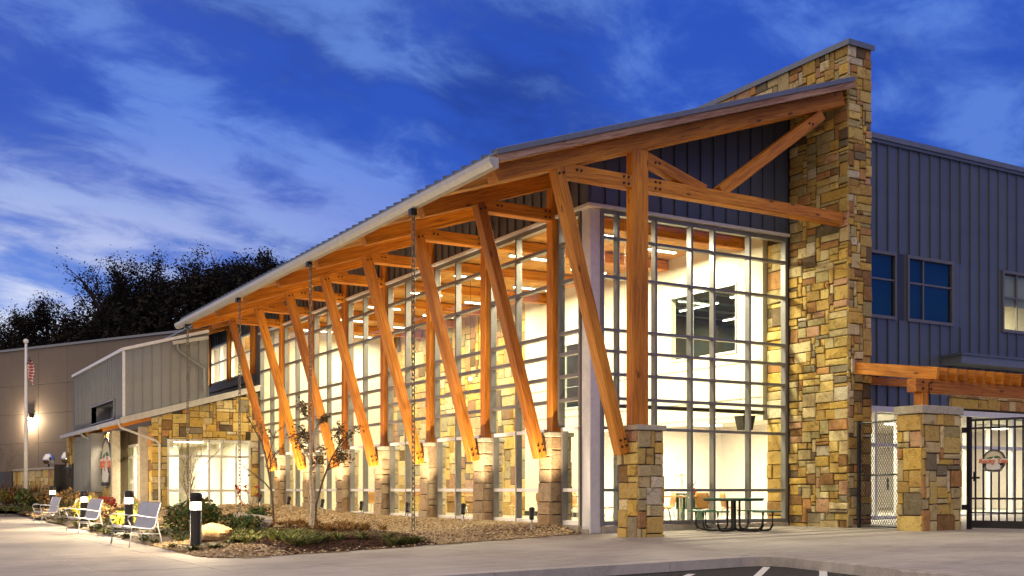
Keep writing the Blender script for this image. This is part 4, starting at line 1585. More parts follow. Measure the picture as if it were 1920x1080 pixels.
# ---------------------------------------------------------------- far left: big tan hall, screen wall, flagpole
def far_left():
    d = Vector((.455, -.89, 0)).normalized()
    n = Vector((d.y, -d.x, 0))                    # faces the viewer
    p0 = Vector((-5.2, 72.1, -.5)) - d * 36
    t = thing('warehouse', (p0 + d * 35 + Z * .5), 'huge windowless tan panel building beyond the entrance wing', 'building')
    L, H = 68, 12.04
    bk = MB()
    a, b = p0 - n * .06, p0 + d * L - n * .06
    dep = -n * 30
    vs = [a, b, b + dep, a + dep]
    vs = [tuple(v) for v in vs] + [tuple(v + Z * H) for v in vs]
    bk.raw(vs, [(4, 5, 6, 7), (0, 1, 5, 4), (1, 2, 6, 5), (2, 3, 7, 6), (3, 0, 4, 7)])
    w = bk.build('wall', M['tan'], t)
    pw, zs = 3.4, [0, 2.6, 5.0, 7.2, 9.35, H]
    for i in range(int(L / pw)):
        for j in range(5):
            g = .006
            x0, x1 = i * pw + g, (i + 1) * pw - g
            q0, q1 = p0 + d * x0, p0 + d * x1
            hw = (x1 - x0)
            zz0, zz1 = zs[j] + g, zs[j + 1] - g
            m = Matrix((d, -n, Z)).transposed().to_4x4()
            m.translation = (q0 + q1) / 2 + Z * ((zz0 + zz1) / 2) - n * .03
            me = box_mesh('wall_panel', hw, .06, zz1 - zz0, M['tan'], .015)
            link(bpy.data.objects.new('wall_panel', me), w, m)
    q = [p0 - n * .3, p0 + n * .12, p0 + n * .12 + d * L, p0 - n * .3 + d * L]
    vs = [tuple(v + Z * (H + .002)) for v in q] + [tuple(v + Z * (H + .16)) for v in q]
    MB().raw(vs, [(3, 2, 1, 0), (4, 5, 6, 7), (0, 1, 5, 4), (1, 2, 6, 5), (2, 3, 7, 6), (3, 0, 4, 7)]).build('roof_trim', M['roof'], t)
    # lit wall lamp
    s = ((-4.62 + 5.2) * d.x + (69.9 - 72.1) * d.y) + 36
    s = 36 + 3.9
    lp = p0 + d * s
    lp.z = 6.38
    lt = thing('wall_lamp', lp, 'lit floodlight on the tan wall behind the flagpole', 'wall lamp')
    m = Matrix((d, -n, Z)).transposed().to_4x4()
    m.translation = lp
    MB().box((-.22, -.30, .0), (.22, 0, .30)).box((-.20, -.34, .28), (.20, -.02, .34)).build('housing', M['bronze'], lt, m)
    MB().box((-.19, -.28, -.07), (.19, -.03, -.004)).build('lens', M['lampglow'], lt, m)
    lamp('lamp_light', 'POINT', tuple(lp + n * .45 - Z * .15), 1000, (1.0, .72, .42), lt, shadow_soft_size=.12)
    # stone screen wall with dark gates at both ends
    sd = Vector((-.113, .994, 0)).normalized()
    sn = Vector((-sd.y, sd.x, 0))
    s0 = Vector((-5.76, 39.0, 0))
    sw = thing('screen_wall', s0 + sd * 4.5, 'low rough stone screen wall behind the flagpole with pale coping', 'wall')
    Ls, Hs = 9.6, 2.08
    cr = MB()
    A, B = s0 - sn * .045, s0 + sd * Ls - sn * .045
    vs = [A, B, B - sn * .3, A - sn * .3]
    vs = [tuple(v + Z * -.1) for v in vs] + [tuple(v + Z * Hs) for v in vs]
    cr.raw(vs, [(4, 5, 6, 7), (0, 3, 2, 1), (0, 1, 5, 4), (1, 2, 6, 5), (2, 3, 7, 6), (3, 0, 4, 7)])
    cr.build('core', M['mortar'], sw)
    emit_stones(sw, stone_specs(s0 + sd * Ls - sn * .045, -sd, Z, Ls, Hs, .21, 91), 300)
    vs = [A + sn * .1, B + sn * .1, B - sn * .36, A - sn * .36]
    vs = [tuple(v + Z * (Hs + .003)) for v in vs] + [tuple(v + Z * (Hs + .12)) for v in vs]
    MB().raw(vs, [(4, 5, 6, 7), (0, 3, 2, 1), (0, 1, 5, 4), (1, 2, 6, 5), (2, 3, 7, 6), (3, 0, 4, 7)]).build('coping', M['capstone'], sw)
    for (sa, sb, nm, lb) in ((Ls + .1, Ls + 4.2, 'service_gate', 'solid dark gate at the left end of the stone screen wall'), (-2.6, -.15, 'bar_gate', 'narrow black bar gate between stone screen wall and entrance wing')):
        a, b = s0 + sd * sa, s0 + sd * sb
        g = thing(nm, (a + b) / 2, lb, 'gate')
        if nm == 'service_gate':
            k = 5
            for i in range(k):
                p, q = a + (b - a) * (i / k), a + (b - a) * ((i + .97) / k)
                MB().bar(p + Z * 1.05, q + Z * 1.05, .06, 1.95).build('panel', M['bronze'], g)
            MB().bar(a + Z * 2.06, b + Z * 2.06, .09, .06).build('rail', M['blackpaint'], g)
        else:
            for z in (.3, 1.0, 2.1):
                MB().bar(a + Z * z, b + Z * z, .05, .06).build('rail', M['blackpaint'], g)
            for i in range(15):
                p = a + (b - a) * (i / 14)
                MB().bar(p + Z * .15, p + Z * 2.15, .035, .035).build('bar', M['blackpaint'], g)
            MB().bar(a + Z * .0, a + Z * 2.3, .12, .12).bar(b + Z * .0, b + Z * 2.3, .5, .2).build('post', M['bronze'], g)
    for i, (s, lb) in enumerate(((1.9, 'larger round chrome dome lamp on the coping of the screen wall'), (-1.3, 'small round chrome dome lamp above the narrow bar gate'))):
        p = s0 + sd * s + Z * 2.2
        o = thing('dome_lamp', p, lb, 'lamp', 'chrome dome lamps on the screen wall')
        r = .30 if i == 0 else .22
        mb = MB()
        mb.lathe([(r * .3, .14), (r * .8, .18), (r, .34), (r * .95, .5), (r * .6, .66), (r * .1, .72)], 16)
        mb.build('shade', M['chrome'], o, T(*p), True)
        MB().tube([p, p + Z * .16], .04, 8).build('stem', M['bronze'], o)
    # flagpole with a limp flag
    fx, fy = -7.96, 33.3
    fz = .25
    fp = thing('flagpole', (fx, fy, fz), 'white flagpole standing in the planting before the screen wall', 'flagpole')
    MB().tube([(fx, fy, fz - .2), (fx, fy, fz + 3.5), (fx, fy, 7.62)], .105, 12, r1=.055).build('pole', M['p_white'], fp, None, True)
    MB().lathe([(.02, 0), (.09, .03), (.12, .10), (.10, .18), (.02, .22)], 12).build('ball_finial', M['p_white'], fp, T(fx, fy, 7.62), True)
    fl = thing('flag', (fx + .1, fy - .12, 6.9), 'limp red and white striped flag with navy canton hanging from the flagpole', 'flag')
    # cloth: gathered folds hanging from the hoist line
    rows, cols = 26, 26
    vs, fs, mi = [], [], []
    rg = random.Random(5)
    for i in range(rows + 1):
        b = i / rows
        for j in range(cols + 1):
            a = j / cols
            wdt = .12 + .40 * math.sin(min(1, b * 1.25) * math.pi * .8) * .75
            ph = a * 15 + b * 2.0
            x = fx + .10 + (a - .25) * wdt * .9 + .05 * math.sin(ph * .7)
            y = fy - .14 + .10 * math.sin(ph) - .05
            z = 6.98 - b * .85 - a * (.15 + .22 * b) + .03 * math.sin(ph)
            vs.append((x, y, z))
    for i in range(rows):
        for j in range(cols):
            k = i * (cols + 1) + j
            fs.append((k, k + 1, k + cols + 2, k + cols + 1))
            u_, v_ = (i + j * .55) / rows, j / cols
            if u_ < .34 and j < 18:
                mi.append(2 if (i * 7 + j * 3) % 5 else 1)
            else:
                mi.append(0 if int((u_ * 15)) % 2 else 1)
    mesh_obj('cloth', [tuple(Vector(v) - Vector((fx, fy, 6.0))) for v in vs], fs, None, fl, T(fx, fy, 6.0), True, [M['flagred'], M['flagwhite'], M['navy']], mi)
    return


far_left()


# ---------------------------------------------------------------- planting bed
def in_poly(x, y, P):
    c = False
    n = len(P)
    for i in range(n):
        x0, y0 = P[i]
        x1, y1 = P[(i + 1) % n]
        if (y0 > y) != (y1 > y) and x < (x1 - x0) * (y - y0) / (y1 - y0) + x0:
            c = not c
    return c


BED = [(-9.42, -2.05), (-9.15, -2.62), (-8.7, -2.72), (-6.0, -1.98), (-2.5, -.80), (-.3, .05), (-.1, .33), (-.1, 24.2), (-4.5, 24.2), (-4.5, 39), (-8.2, 39), (-8.75, 20)]
MULCH = [(-8.0, -2.45), (-5.5, -1.85), (-4.6, -1.4), (-4.3, .8), (-4.0, 3.5), (-4.6, 6.5), (-6.4, 6.2), (-7.4, 2.6), (-8.0, -.6)]


def build_bed():
    vs, fs = [], []
    nx, ny = 60, 140
    xs = np.linspace(-9.6, -.06, nx)
    ys = np.linspace(-2.9, 60, ny)
    idx = {}
    for i, x in enumerate(xs):
        for j, y in enumerate(ys):
            idx[i, j] = len(vs)
            vs.append((x, y, bed_h(x, y)))
    for i in range(nx - 1):
        for j in range(ny - 1):
            cx_, cy_ = (xs[i] + xs[i + 1]) / 2, (ys[j] + ys[j + 1]) / 2
            if in_poly(cx_, cy_, BED):
                fs.append((idx[i, j], idx[i + 1, j], idx[i + 1, j + 1], idx[i, j + 1]))
    o = mesh_obj('planting_bed', vs, fs, M['soil'], smooth=True)
    o['kind'] = 'structure'
    # far planting beyond the walk, left of the wing
    P = [(-16, 38), (-5.6, 36.5), (-5.6, 72), (-24, 72)]
    vs = [(x, y, .22) for x, y in P]
    o = mesh_obj('lawn_bed', vs, [(0, 1, 2, 3)], M['soil'])
    o['kind'] = 'structure'


build_bed()


def scatter_mass(name, mat, n, poly, size, rg, flat=.6, dz=0.0, reject=None, weight=None):
    """many small irregular stones or chips joined into one mass"""
    xs = [p[0] for p in poly]
    ys = [p[1] for p in poly]
    pts = []
    tries = 0
    while len(pts) < n and tries < n * 30:
        tries += 1
        x, y = rg.uniform(min(xs), max(xs)), rg.uniform(min(ys), max(ys))
        if not in_poly(x, y, poly) or (reject and reject(x, y)):
            continue
        d = math.hypot(x + 14.4, y + 20.9)
        if weight and rg.random() > weight(d):
            continue
        pts.append((x, y, d))
    V_, F_ = [], []
    for (x, y, d) in pts:
        s = rg.uniform(*size) * (1 if d < 26 else d / 26)
        b = len(V_)
        z = bed_h(x, y) + dz
        a = rg.random() * 6.28
        ca, sa = math.cos(a), math.sin(a)
        e = rg.uniform(.6, 1.5)
        tl = (rg.random() - .5) * .8
        for (px, py, pz) in ((1, 0, 0), (0, 1, 0), (-1, 0, 0), (0, -1, 0), (0.15, .1, 1), (0, 0, -1)):
            px *= s * e * rg.uniform(.8, 1.2)
            py *= s * rg.uniform(.8, 1.2)
            V_.append((x + px * ca - py * sa, y + px * sa + py * ca, z + pz * s * flat + px * tl * .5 + s * .3))
        for k in range(4):
            k2 = (k + 1) % 4
            F_.append((b + k, b + k2, b + 4))
            F_.append((b + k2, b + k, b + 5))
    o = mesh_obj(name, V_, F_, mat)
    o['kind'] = 'stuff'
    return o


def jit_poly(x, y, P, rg, a=.18):
    return in_poly(x + rg.gauss(0, a), y + rg.gauss(0, a), P)


rg0 = random.Random(3)
wgt = lambda d: min(1.0, (24.0 / d) ** 2)
scatter_mass('gravel', M['gravel'], 24000, BED, (.020, .042), rg0, reject=lambda x, y: y > 19 or jit_poly(x, y, MULCH, rg0) or (x < -7.6 and y > 2.5), weight=wgt)
scatter_mass('gravel', M['gravel'], 2500, BED, (.03, .05), rg0, reject=lambda x, y: y < 15 or x < -8.6)
scatter_mass('mulch', M['mulch'], 9000, [(x * 1.0, y) for x, y in MULCH], (.022, .05), rg0, flat=.3)


def blades(name, mat, spots, n, h, spread, rg, w=.012, droop=.6, kind='stuff', parent=None, zf=bed_h, lean=None):
    """tufts of curved blades: one mass"""
    V_, F_ = [], []
    for (x, y, sc) in spots:
        z0 = zf(x, y)
        for i in range(n):
            a = rg.random() * 6.283
            L = h * sc * rg.uniform(.6, 1.15)
            r0 = spread * sc * .25 * rg.random()
            bx, by = x + r0 * math.cos(a), y + r0 * math.sin(a)
            out = spread * sc * rg.uniform(.4, 1.0)
            px, py = -math.sin(a) * w, math.cos(a) * w
            b = len(V_)
            for k, t in enumerate((0, .4, .75, 1.0)):
                q = out * t ** 1.5
                zz = z0 + L * (t - droop * t * t * .55)
                ww = (1, .9, .55, .08)[k]
                V_.append((bx + math.cos(a) * q - px * ww, by + math.sin(a) * q - py * ww, zz))
                V_.append((bx + math.cos(a) * q + px * ww, by + math.sin(a) * q + py * ww, zz))
            for k in range(3):
                F_.append((b + 2 * k, b + 2 * k + 1, b + 2 * k + 3, b + 2 * k + 2))
    return V_, F_


def leaf_faces(pts, size, rg, up=.3):
    """leaf-sized folded faces at the points"""
    V_, F_ = [], []
    for (x, y, z) in pts:
        s = size * rg.uniform(.6, 1.35)
        d = Vector((rg.gauss(0, 1), rg.gauss(0, 1), rg.gauss(0, 1) * .6 + up)).normalized()
        e = d.cross(Vector((rg.gauss(0, 1), rg.gauss(0, 1), rg.gauss(0, 1)))).normalized()
        n_ = d.cross(e)
        p = Vector((x, y, z))
        b = len(V_)
        V_ += [tuple(p - d * s * .7), tuple(p + e * s * .34 + n_ * s * .08), tuple(p + d * s * .7), tuple(p - e * s * .34 + n_ * s * .08)]
        F_.append((b, b + 1, b + 2, b + 3))
    return V_, F_


def grow(rg, base, height, r0, levels=3, spread=.55, split=3, up=.55, start=.35, thin=.62, mb=None, tips=None, n=6, first=None):
    """a branching skeleton; returns tip points for leaves"""
    if mb is None:
        mb = MB()
    tips = [] if tips is None else tips

    def br(p, d, L, r, lev):
        k = 4 if lev == 0 else 3
        pts = [p]
        q = p
        for i in range(k):
            d = (d + Vector((rg.gauss(0, .10), rg.gauss(0, .10), rg.gauss(0, .06)))).normalized()
            q = q + d * (L / k)
            pts.append(q)
        mb.tube(pts, r, n if lev < 2 else 4, r1=r * .5, cap=False)
        if lev >= 1:
            tips.extend([pts[-1], pts[-2]])
        if lev >= levels:
            tips.extend(pts[1:])
            return
        m = split + (1 if rg.random() < .4 else 0)
        for j in range(m):
            t = start + (1 - start) * (j + rg.random() * .7) / m if lev == 0 else rg.uniform(.3, 1)
            f = t * k
            i = min(k - 1, int(f))
            o = pts[i].lerp(pts[i + 1], f - i)
            a = rg.random() * 6.283
            side = Vector((math.cos(a), math.sin(a), up * rg.uniform(.3, 1.4)))
            nd = (d * (1 - spread) + side * spread).normalized()
            br(o, nd, L * thin * rg.uniform(.7, 1.1), r * .5, lev + 1)
    br(Vector(base), Vector(first or (0, 0, 1)), height, r0, 0)
    return mb, tips


def plant(name, label, cat, base, height, r0, leafmat, barkmat, nleaf, lsize, seed, group=None, levels=3, blob=.12, **kw):
    rg = random.Random(seed)
    t = thing(name, base, label, cat, group)
    mb, tips = grow(rg, base, height, r0, levels, **kw)
    mb.build('trunk' if cat == 'tree' else 'stems', barkmat, t)
    pts = []
    for i in range(nleaf):
        p = rg.choice(tips)
        pts.append((p.x + rg.gauss(0, blob), p.y + rg.gauss(0, blob), p.z + rg.gauss(0, blob)))
    if pts:
        v, f = leaf_faces(pts, lsize, rg)
        m = MB().raw(v, f)
        m.build('crown' if cat == 'tree' else 'foliage', leafmat, t)
    return t


def mound(name, label, cat, x, y, rx, ry, h, leafmat, n, lsize, seed, group=None, zf=bed_h):
    """low dense shrub: stems plus leaves spread through a lumpy volume"""
    rg = random.Random(seed)
    z0 = zf(x, y)
    t = thing(name, (x, y, z0), label, cat, group)
    mb = MB()
    lumps = [(rg.uniform(-.6, .6) * rx, rg.uniform(-.6, .6) * ry, rg.uniform(.35, .8) * h, rg.uniform(.35, .6)) for _ in range(7)]
    for (a, b, c, r) in lumps:
        mb.tube([(x + a * .1, y + b * .1, z0 - .02), (x + a * .6, y + b * .6, z0 + c * .5), (x + a, y + b, z0 + c)], .012, 5, r1=.004)
    mb.build('stems', M['bark'], t)
    pts = []
    for i in range(n):
        a, b, c, r = rg.choice(lumps)
        d = Vector((rg.gauss(0, 1), rg.gauss(0, 1), rg.gauss(0, 1))).normalized() * (rg.random() ** .35) * r
        pz = c + d.z * h * .8
        if pz < .02:
            pz = rg.uniform(.02, .15) * h
        pts.append((x + a + d.x * rx, y + b + d.y * ry, z0 + pz))
    v, f = leaf_faces(pts, lsize, rg)
    MB().raw(v, f).build('foliage', leafmat, t)
    return t


def boulder(label, x, y, sx, sy, sz, mat, seed, rz=0.0, peak=0.0, dz=0.0):
    rg = random.Random(seed)
    n, m = 18, 11
    ph = [rg.uniform(0, 6.28) for _ in range(9)]
    cut = [(Vector((rg.gauss(0, 1), rg.gauss(0, 1), rg.gauss(0, .7))).normalized(), rg.uniform(.62, .88)) for _ in range(9)]
    vs, fs = [], []
    for i in range(m + 1):
        th = math.pi * i / m
        for k in range(n):
            a = 2 * math.pi * k / n
            d = Vector((math.sin(th) * math.cos(a), math.sin(th) * math.sin(a), math.cos(th)))
            r = 1 + .08 * math.sin(3 * a + ph[0]) * math.sin(2 * th) + .06 * math.sin(5 * a + ph[1] + 2 * th)
            for nn, c in cut:
                q = d.dot(nn) * r
                if q > c:
                    r *= c / q
            p = d * r
            w = 1 - peak * max(0, p.z)
            vs.append((p.x * sx * w + peak * .25 * p.z * sx, p.y * sy * w, p.z * sz))
    for i in range(m):
        for k in range(n):
            k2 = (k + 1) % n
            fs.append((i * n + k, (i + 1) * n + k, (i + 1) * n + k2, i * n + k2))
    z = bed_h(x, y) + sz * .62 + dz
    mw = T(x, y, z) @ Matrix.Rotation(rz, 4, 'Z')
    o = mesh_obj('boulder', vs, fs, mat, None, mw, False)
    return tag(o, label, 'boulder', None)


boulder('long pale rounded boulder under the red-flowered bush', -6.5, 4.9, .66, .36, .27, M['boulder_pale'], 4, R(-28))
boulder('low tan boulder just behind the nearest bollard', -8.45, .75, .46, .30, .24, M['boulder_tan'], 9, R(-35))
boulder('pointed orange boulder in front of the entrance doors', -6.6, 17.5, .46, .34, .44, M['boulder_tan'], 12, R(-30), .45)
boulder('brown boulder beneath the round wall emblem', -7.0, 22.5, .62, .42, .36, M['boulder_tan'], 15, R(10))

# young trees in the mulch
plant('young_tree', 'young tree with pale trunk and dark curled leaves, thickest of the three', 'tree', (-5.00, 4.6, bed_h(-5.0, 4.6)), 2.75, .062, M['brownleaf'], M['palebark'], 900, .06, 21, 'young trees in the mulch', levels=3, spread=.42, split=5, start=.5, thin=.27, blob=.06)
plant('young_tree', 'slender dark-stemmed sapling beside the pale-trunked young tree', 'tree', (-4.62, 5.35, bed_h(-4.6, 5.35)), 2.4, .035, M['brownleaf'], M['bark'], 480, .058, 24, 'young trees in the mulch', levels=3, spread=.5, split=4, start=.55, thin=.28, blob=.06)
plant('young_tree', 'thin nearly bare sapling in front of the last two piers', 'tree', (-4.85, 7.9, bed_h(-4.85, 7.9)), 2.5, .040, M['brownleaf'], M['bark'], 90, .055, 27, 'young trees in the mulch', levels=3, spread=.45, split=5, start=.3, thin=.36, blob=.05)
# bare twiggy shrubs
plant('bare_shrub', 'bare twiggy shrub in front of the shop-front window', 'shrub', (-6.0, 12.4, bed_h(-6.0, 12.4)), 1.35, .022, M['brownleaf'], M['bark'], 26, .05, 31, 'bare shrubs', levels=3, spread=.40, split=6, start=.02, thin=.8, blob=.04, up=1.5)
plant('bare_shrub', 'tall bare shrub before the dark gate at the far left', 'shrub', (-8.7, 34.0, bed_h(-8.7, 34.0)), 1.5, .024, M['brownleaf'], M['bark'], 40, .07, 35, 'bare shrubs', levels=3, spread=.42, split=6, start=.02, thin=.9, blob=.05, up=1.5)
# red-flowered bush and green shrubs
t = mound('bush', 'dark green bush with red flower heads above the pale boulder', 'bush', -5.55, 7.5, .48, .48, .50, M['shrubleaf'], 700, .085, 41)
rg = random.Random(8)
m = MB()
fl = []
for i in range(9):
    a = rg.random() * 6.28
    p = Vector((-5.55 + rg.gauss(-.28, .25), 7.5 + rg.gauss(0, .25), bed_h(-5.5, 7.5) + rg.uniform(.6, 1.05)))
    m.tube([(-5.55 + rg.gauss(0, .1), 7.5 + rg.gauss(0, .1), bed_h(-5.5, 7.5) + .3), tuple(p)], .006, 4)
    for j in range(10):
        fl.append((p.x + rg.gauss(0, .03), p.y + rg.gauss(0, .03), p.z + rg.gauss(0, .03)))
m.build('flower_stems', M['bark'], t)
v, f = leaf_faces(fl, .06, rg)
MB().raw(v, f).build('flowers', M['redleaf'], t)
mound('bush', 'largest green shrub between nearest bollard and nearest bench', 'bush', -7.55, 5.1, .75, .85, .78, M['shrubleaf'], 2200, .085, 43, 'green shrubs along the walk')
mound('bush', 'leafy green shrub behind the second bollard', 'bush', -7.75, 10.2, .65, .9, .60, M['shrubleaf'], 1300, .09, 44, 'green shrubs along the walk')
mound('bush', 'green-brown shrub below the pointed orange boulder', 'bush', -7.6, 14.5, .7, .9, .55, M['brownleaf'], 1000, .09, 45, 'green shrubs along the walk')
mound('bush', 'bright yellow-green shrub beside the second bollard', 'bush', -8.35, 9.2, .45, .7, .45, M['yellowleaf'], 800, .08, 46, 'yellow shrubs along the walk')
mound('bush', 'tall bright yellow shrub between the two far benches', 'bush', -8.1, 16.4, .5, .8, .62, M['yellowleaf'], 900, .09, 47, 'yellow shrubs along the walk')
mound('bush', 'red-leaved small shrub behind the middle bench', 'bush', -7.2, 18.5, .35, .5, .62, M['redleaf'], 420, .09, 48)
mound('bush', 'dark green low shrub right of the nearest bollard', 'bush', -6.85, 4.2, .55, .7, .42, M['shrubleaf'], 800, .08, 49, 'green shrubs along the walk')
for i, (x, y, lb, mt) in enumerate([(-9.6, 40.5, 'orange-yellow bush at the far left end of the lawn bed', 'yellowleaf'), (-8.9, 37.0, 'lime green bush left of the flagpole foot', 'yellowleaf'), (-7.9, 31.0, 'dark evergreen shrub at the flagpole foot', 'shrubleaf'), (-9.9, 45.5, 'dark shrub below the solid dark gate', 'shrubleaf'), (-7.35, 27.5, 'brown seedhead shrub behind the farthest bench', 'brownleaf')]):
    mound('bush', lb, 'bush', x, y, .8, 1.3, .75, M[mt], 900, .13, 60 + i, 'shrubs at the far end of the walk', zf=lambda a, b: .25)

# low spreading ground cover, grasses and junipers: masses nobody could count
rg = random.Random(77)
def spots(n, poly, lo=.7, hi=1.2, rej=None):
    out = []
    xs = [p[0] for p in poly]
    ys = [p[1] for p in poly]
    while len(out) < n:
        x, y = rg.uniform(min(xs), max(xs)), rg.uniform(min(ys), max(ys))
        if in_poly(x, y, poly) and not (rej and rej(x, y)):
            out.append((x, y, rg.uniform(lo, hi)))
    return out
A1 = [(-9.25, -.6), (-8.7, -1.0), (-7.4, .6), (-6.9, 4), (-7.2, 9), (-7.4, 24), (-8.65, 24), (-8.95, 12), (-9.2, 2.5)]
v, f = blades('x', None, spots(210, A1), 46, .20, .34, rg, .012, .9)
o = MB().raw(v, f).build('ground_cover', M['juniper'], None); o['kind'] = 'stuff'
A2 = [(-8.5, -.9), (-7.3, -1.5), (-5.7, -1.6), (-5.2, -1.0), (-6.0, .6), (-6.5, 2.2), (-7.4, 3.4), (-8.0, .8)]
v, f = blades('x', None, spots(46, A2, .7, 1.3), 70, .30, .36, rg, .009, 1.0)
v2, f2 = blades('x', None, [(-5.15, -1.30, 1.0), (-5.35, -1.42, .9), (-5.6, -1.5, .8), (-5.0, -1.2, .8)], 110, .38, .46, rg, .009, 1.0)
o = MB().raw(v, f).raw(v2, f2).build('grass_tufts', M['tuft'], None); o['kind'] = 'stuff'
A3 = [(-5.6, 2.6), (-3.6, 2.2), (-3.2, 8.5), (-4.8, 10), (-5.8, 7)]
v, f = blades('x', None, spots(70, A3, .6, 1.2), 34, .24, .25, rg, .010, .7)
o = MB().raw(v, f).build('rust_grass', M['rustgrass'], None); o['kind'] = 'stuff'
A4 = [(-9.9, 36), (-6.0, 37.5), (-6.6, 46), (-14, 46), (-15, 40)]
v, f = blades('x', None, spots(120, A4, .7, 1.3), 30, 1.15, .5, rg, .03, .5, zf=lambda a, b: .2)
o = MB().raw(v, f).build('tall_reeds', M['rustgrass'], None); o['kind'] = 'stuff'
A5 = [(-9.6, 31), (-8.2, 27), (-6.2, 25.5), (-6.2, 36), (-10, 38), (-13, 40)]
v, f = blades('x', None, spots(160, A5, .7, 1.3), 40, .34, .5, rg, .02, .9, zf=lambda a, b: max(.12, bed_h(a, b)))
o = MB().raw(v, f).build('ground_cover', M['juniper'], None); o['kind'] = 'stuff'


# ---------------------------------------------------------------- bollards, chairs, picnic table, rain chains, uplights
def bollard():
    t = thing('bollard_light', (0, 0, 0), 'x', 'bollard light', 'lit bollards along the walk')
    MB().lathe([(.115, 0), (.115, .02), (.108, .03), (.108, .72)], 24).build('post', M['bronze'], t, T(0, 0, 0), True)
    MB().lathe([(.098, .722), (.100, .73), (.100, .865), (.098, .873)], 24).build('lens', M['bollard_lens'], t, T(0, 0, 0), True)
    for k in range(3):
        a = k * 2.094 + .5
        MB().bar((.112 * math.cos(a), .112 * math.sin(a), .72), (.112 * math.cos(a), .112 * math.sin(a), .876), .008, .008).build('guard_bar', M['bronze'], t)
    MB().lathe([(.108, .875), (.116, .885), (.116, 1.00), (.105, 1.035), (.07, 1.05), (.01, 1.055)], 24).build('cap', M['bronze'], t, T(0, 0, 0), True)
    return t


b0 = bollard()
BL = [(-8.91, .22, 'nearest lit bollard, standing in the gravel corner'), (-8.57, 7.99, 'second lit bollard, just behind the nearest bench'), (-8.65, 13.99, 'third lit bollard, behind the middle bench'), (-8.18, 23.66, 'farthest lit bollard, behind the far bench')]
for i, (x, y, lb) in enumerate(BL):
    mw = T(x, y, bed_h(x, y) - .02)
    if i == 0:
        b0.matrix_basis = mw
        WM[b0.name] = mw
        o = b0
        # children keep their local matrices
        for c in [c for c in col.objects if c.parent == b0]:
            WM[c.name] = mw @ c.matrix_basis
    else:
        o = dup(b0, mw)
    o['label'] = lb
    z = bed_h(x, y) - .02 + .80
    for k in range(6):
        a = k * math.pi / 3
    # the lamp's own light leaves through the lens ring
    lamp('lamp_light', 'POINT', (x, y, z), 900, (1.0, .80, .52), o, shadow_soft_size=.05)


def sling_chair():
    t = thing('patio_bench', (0, 0, 0), 'x', 'bench', 'silver slatted benches along the walk')
    # faces -x; width along y
    W = 1.72
    prof = [(-.30, .385), (-.27, .405), (-.20, .40), (-.05, .375), (.10, .36), (.17, .375), (.21, .44), (.24, .58), (.275, .74), (.315, .86), (.335, .885), (.325, .90)]
    n = 24
    for i in range(n):
        y0 = -W / 2 + .03 + i * (W - .06) / n
        y1 = y0 + (W - .06) / n - .008
        m = MB()
        th = .007
        L = len(prof)
        for (x, z) in prof:
            m.v += [(x, y0, z), (x, y1, z), (x + th * .6, y1, z - th), (x + th * .6, y0, z - th)]
        for k in range(L - 1):
            a, b = 4 * k, 4 * (k + 1)
            m.f += [(a, a + 1, b + 1, b), (a + 1, a + 2, b + 2, b + 1), (a + 2, a + 3, b + 3, b + 2), (a + 3, a, b, b + 3)]
        m.f += [(0, 3, 2, 1), (4 * L - 4, 4 * L - 3, 4 * L - 2, 4 * L - 1)]
        m.mi += [0] * len(m.f)
        m.build('slat', M['silver'], t, T(0, 0, 0), True)
    for s in (-1, 1):
        y = s * (W / 2)
        MB().tube([(p[0], y, p[1] - .004) for p in prof], .014, 8).build('side_rail', M['silver'], t, None, True)
        MB().tube([(.35, y, 0), (.32, y, .18), (.27, y, .36), (.24, y, .58)], .015, 8).build('leg', M['silver'], t, None, True)
        MB().tube([(-.30, y, 0), (-.27, y, .2), (-.255, y, .38), (-.29, y, .46), (-.33, y, .54), (-.325, y, .60), (-.27, y, .635), (-.15, y, .635), (.05, y, .60), (.20, y, .58), (.28, y, .60)], .016, 8).build('arm', M['silver'], t, None, True)
        MB().tube([(-.265, y, .27), (.32, y, .25)], .011, 6).build('stretcher', M['silver'], t, None, True)
    MB().tube([(-.26, -W / 2, .36), (-.26, W / 2, .36)], .012, 6).build('cross_bar', M['silver'], t, None, True)
    return t


c0 = sling_chair()
CH = [(-9.46, 3.0, 1, 'nearest silver slatted bench at the edge of the walk'), (-9.16, 10.95, 1, 'middle silver slatted bench, between second and third bollards'), (-8.86, 20.2, 1, 'farthest silver slatted bench, near the flagpole')]
for i, (x, y, a, lb) in enumerate(CH):
    mw = T(x, y, gz(x) + .001) @ Matrix.Rotation(R(a), 4, 'Z')
    if i == 0:
        c0.matrix_basis = mw
        WM[c0.name] = mw
        o = c0
    else:
        o = dup(c0, mw)
    o['label'] = lb


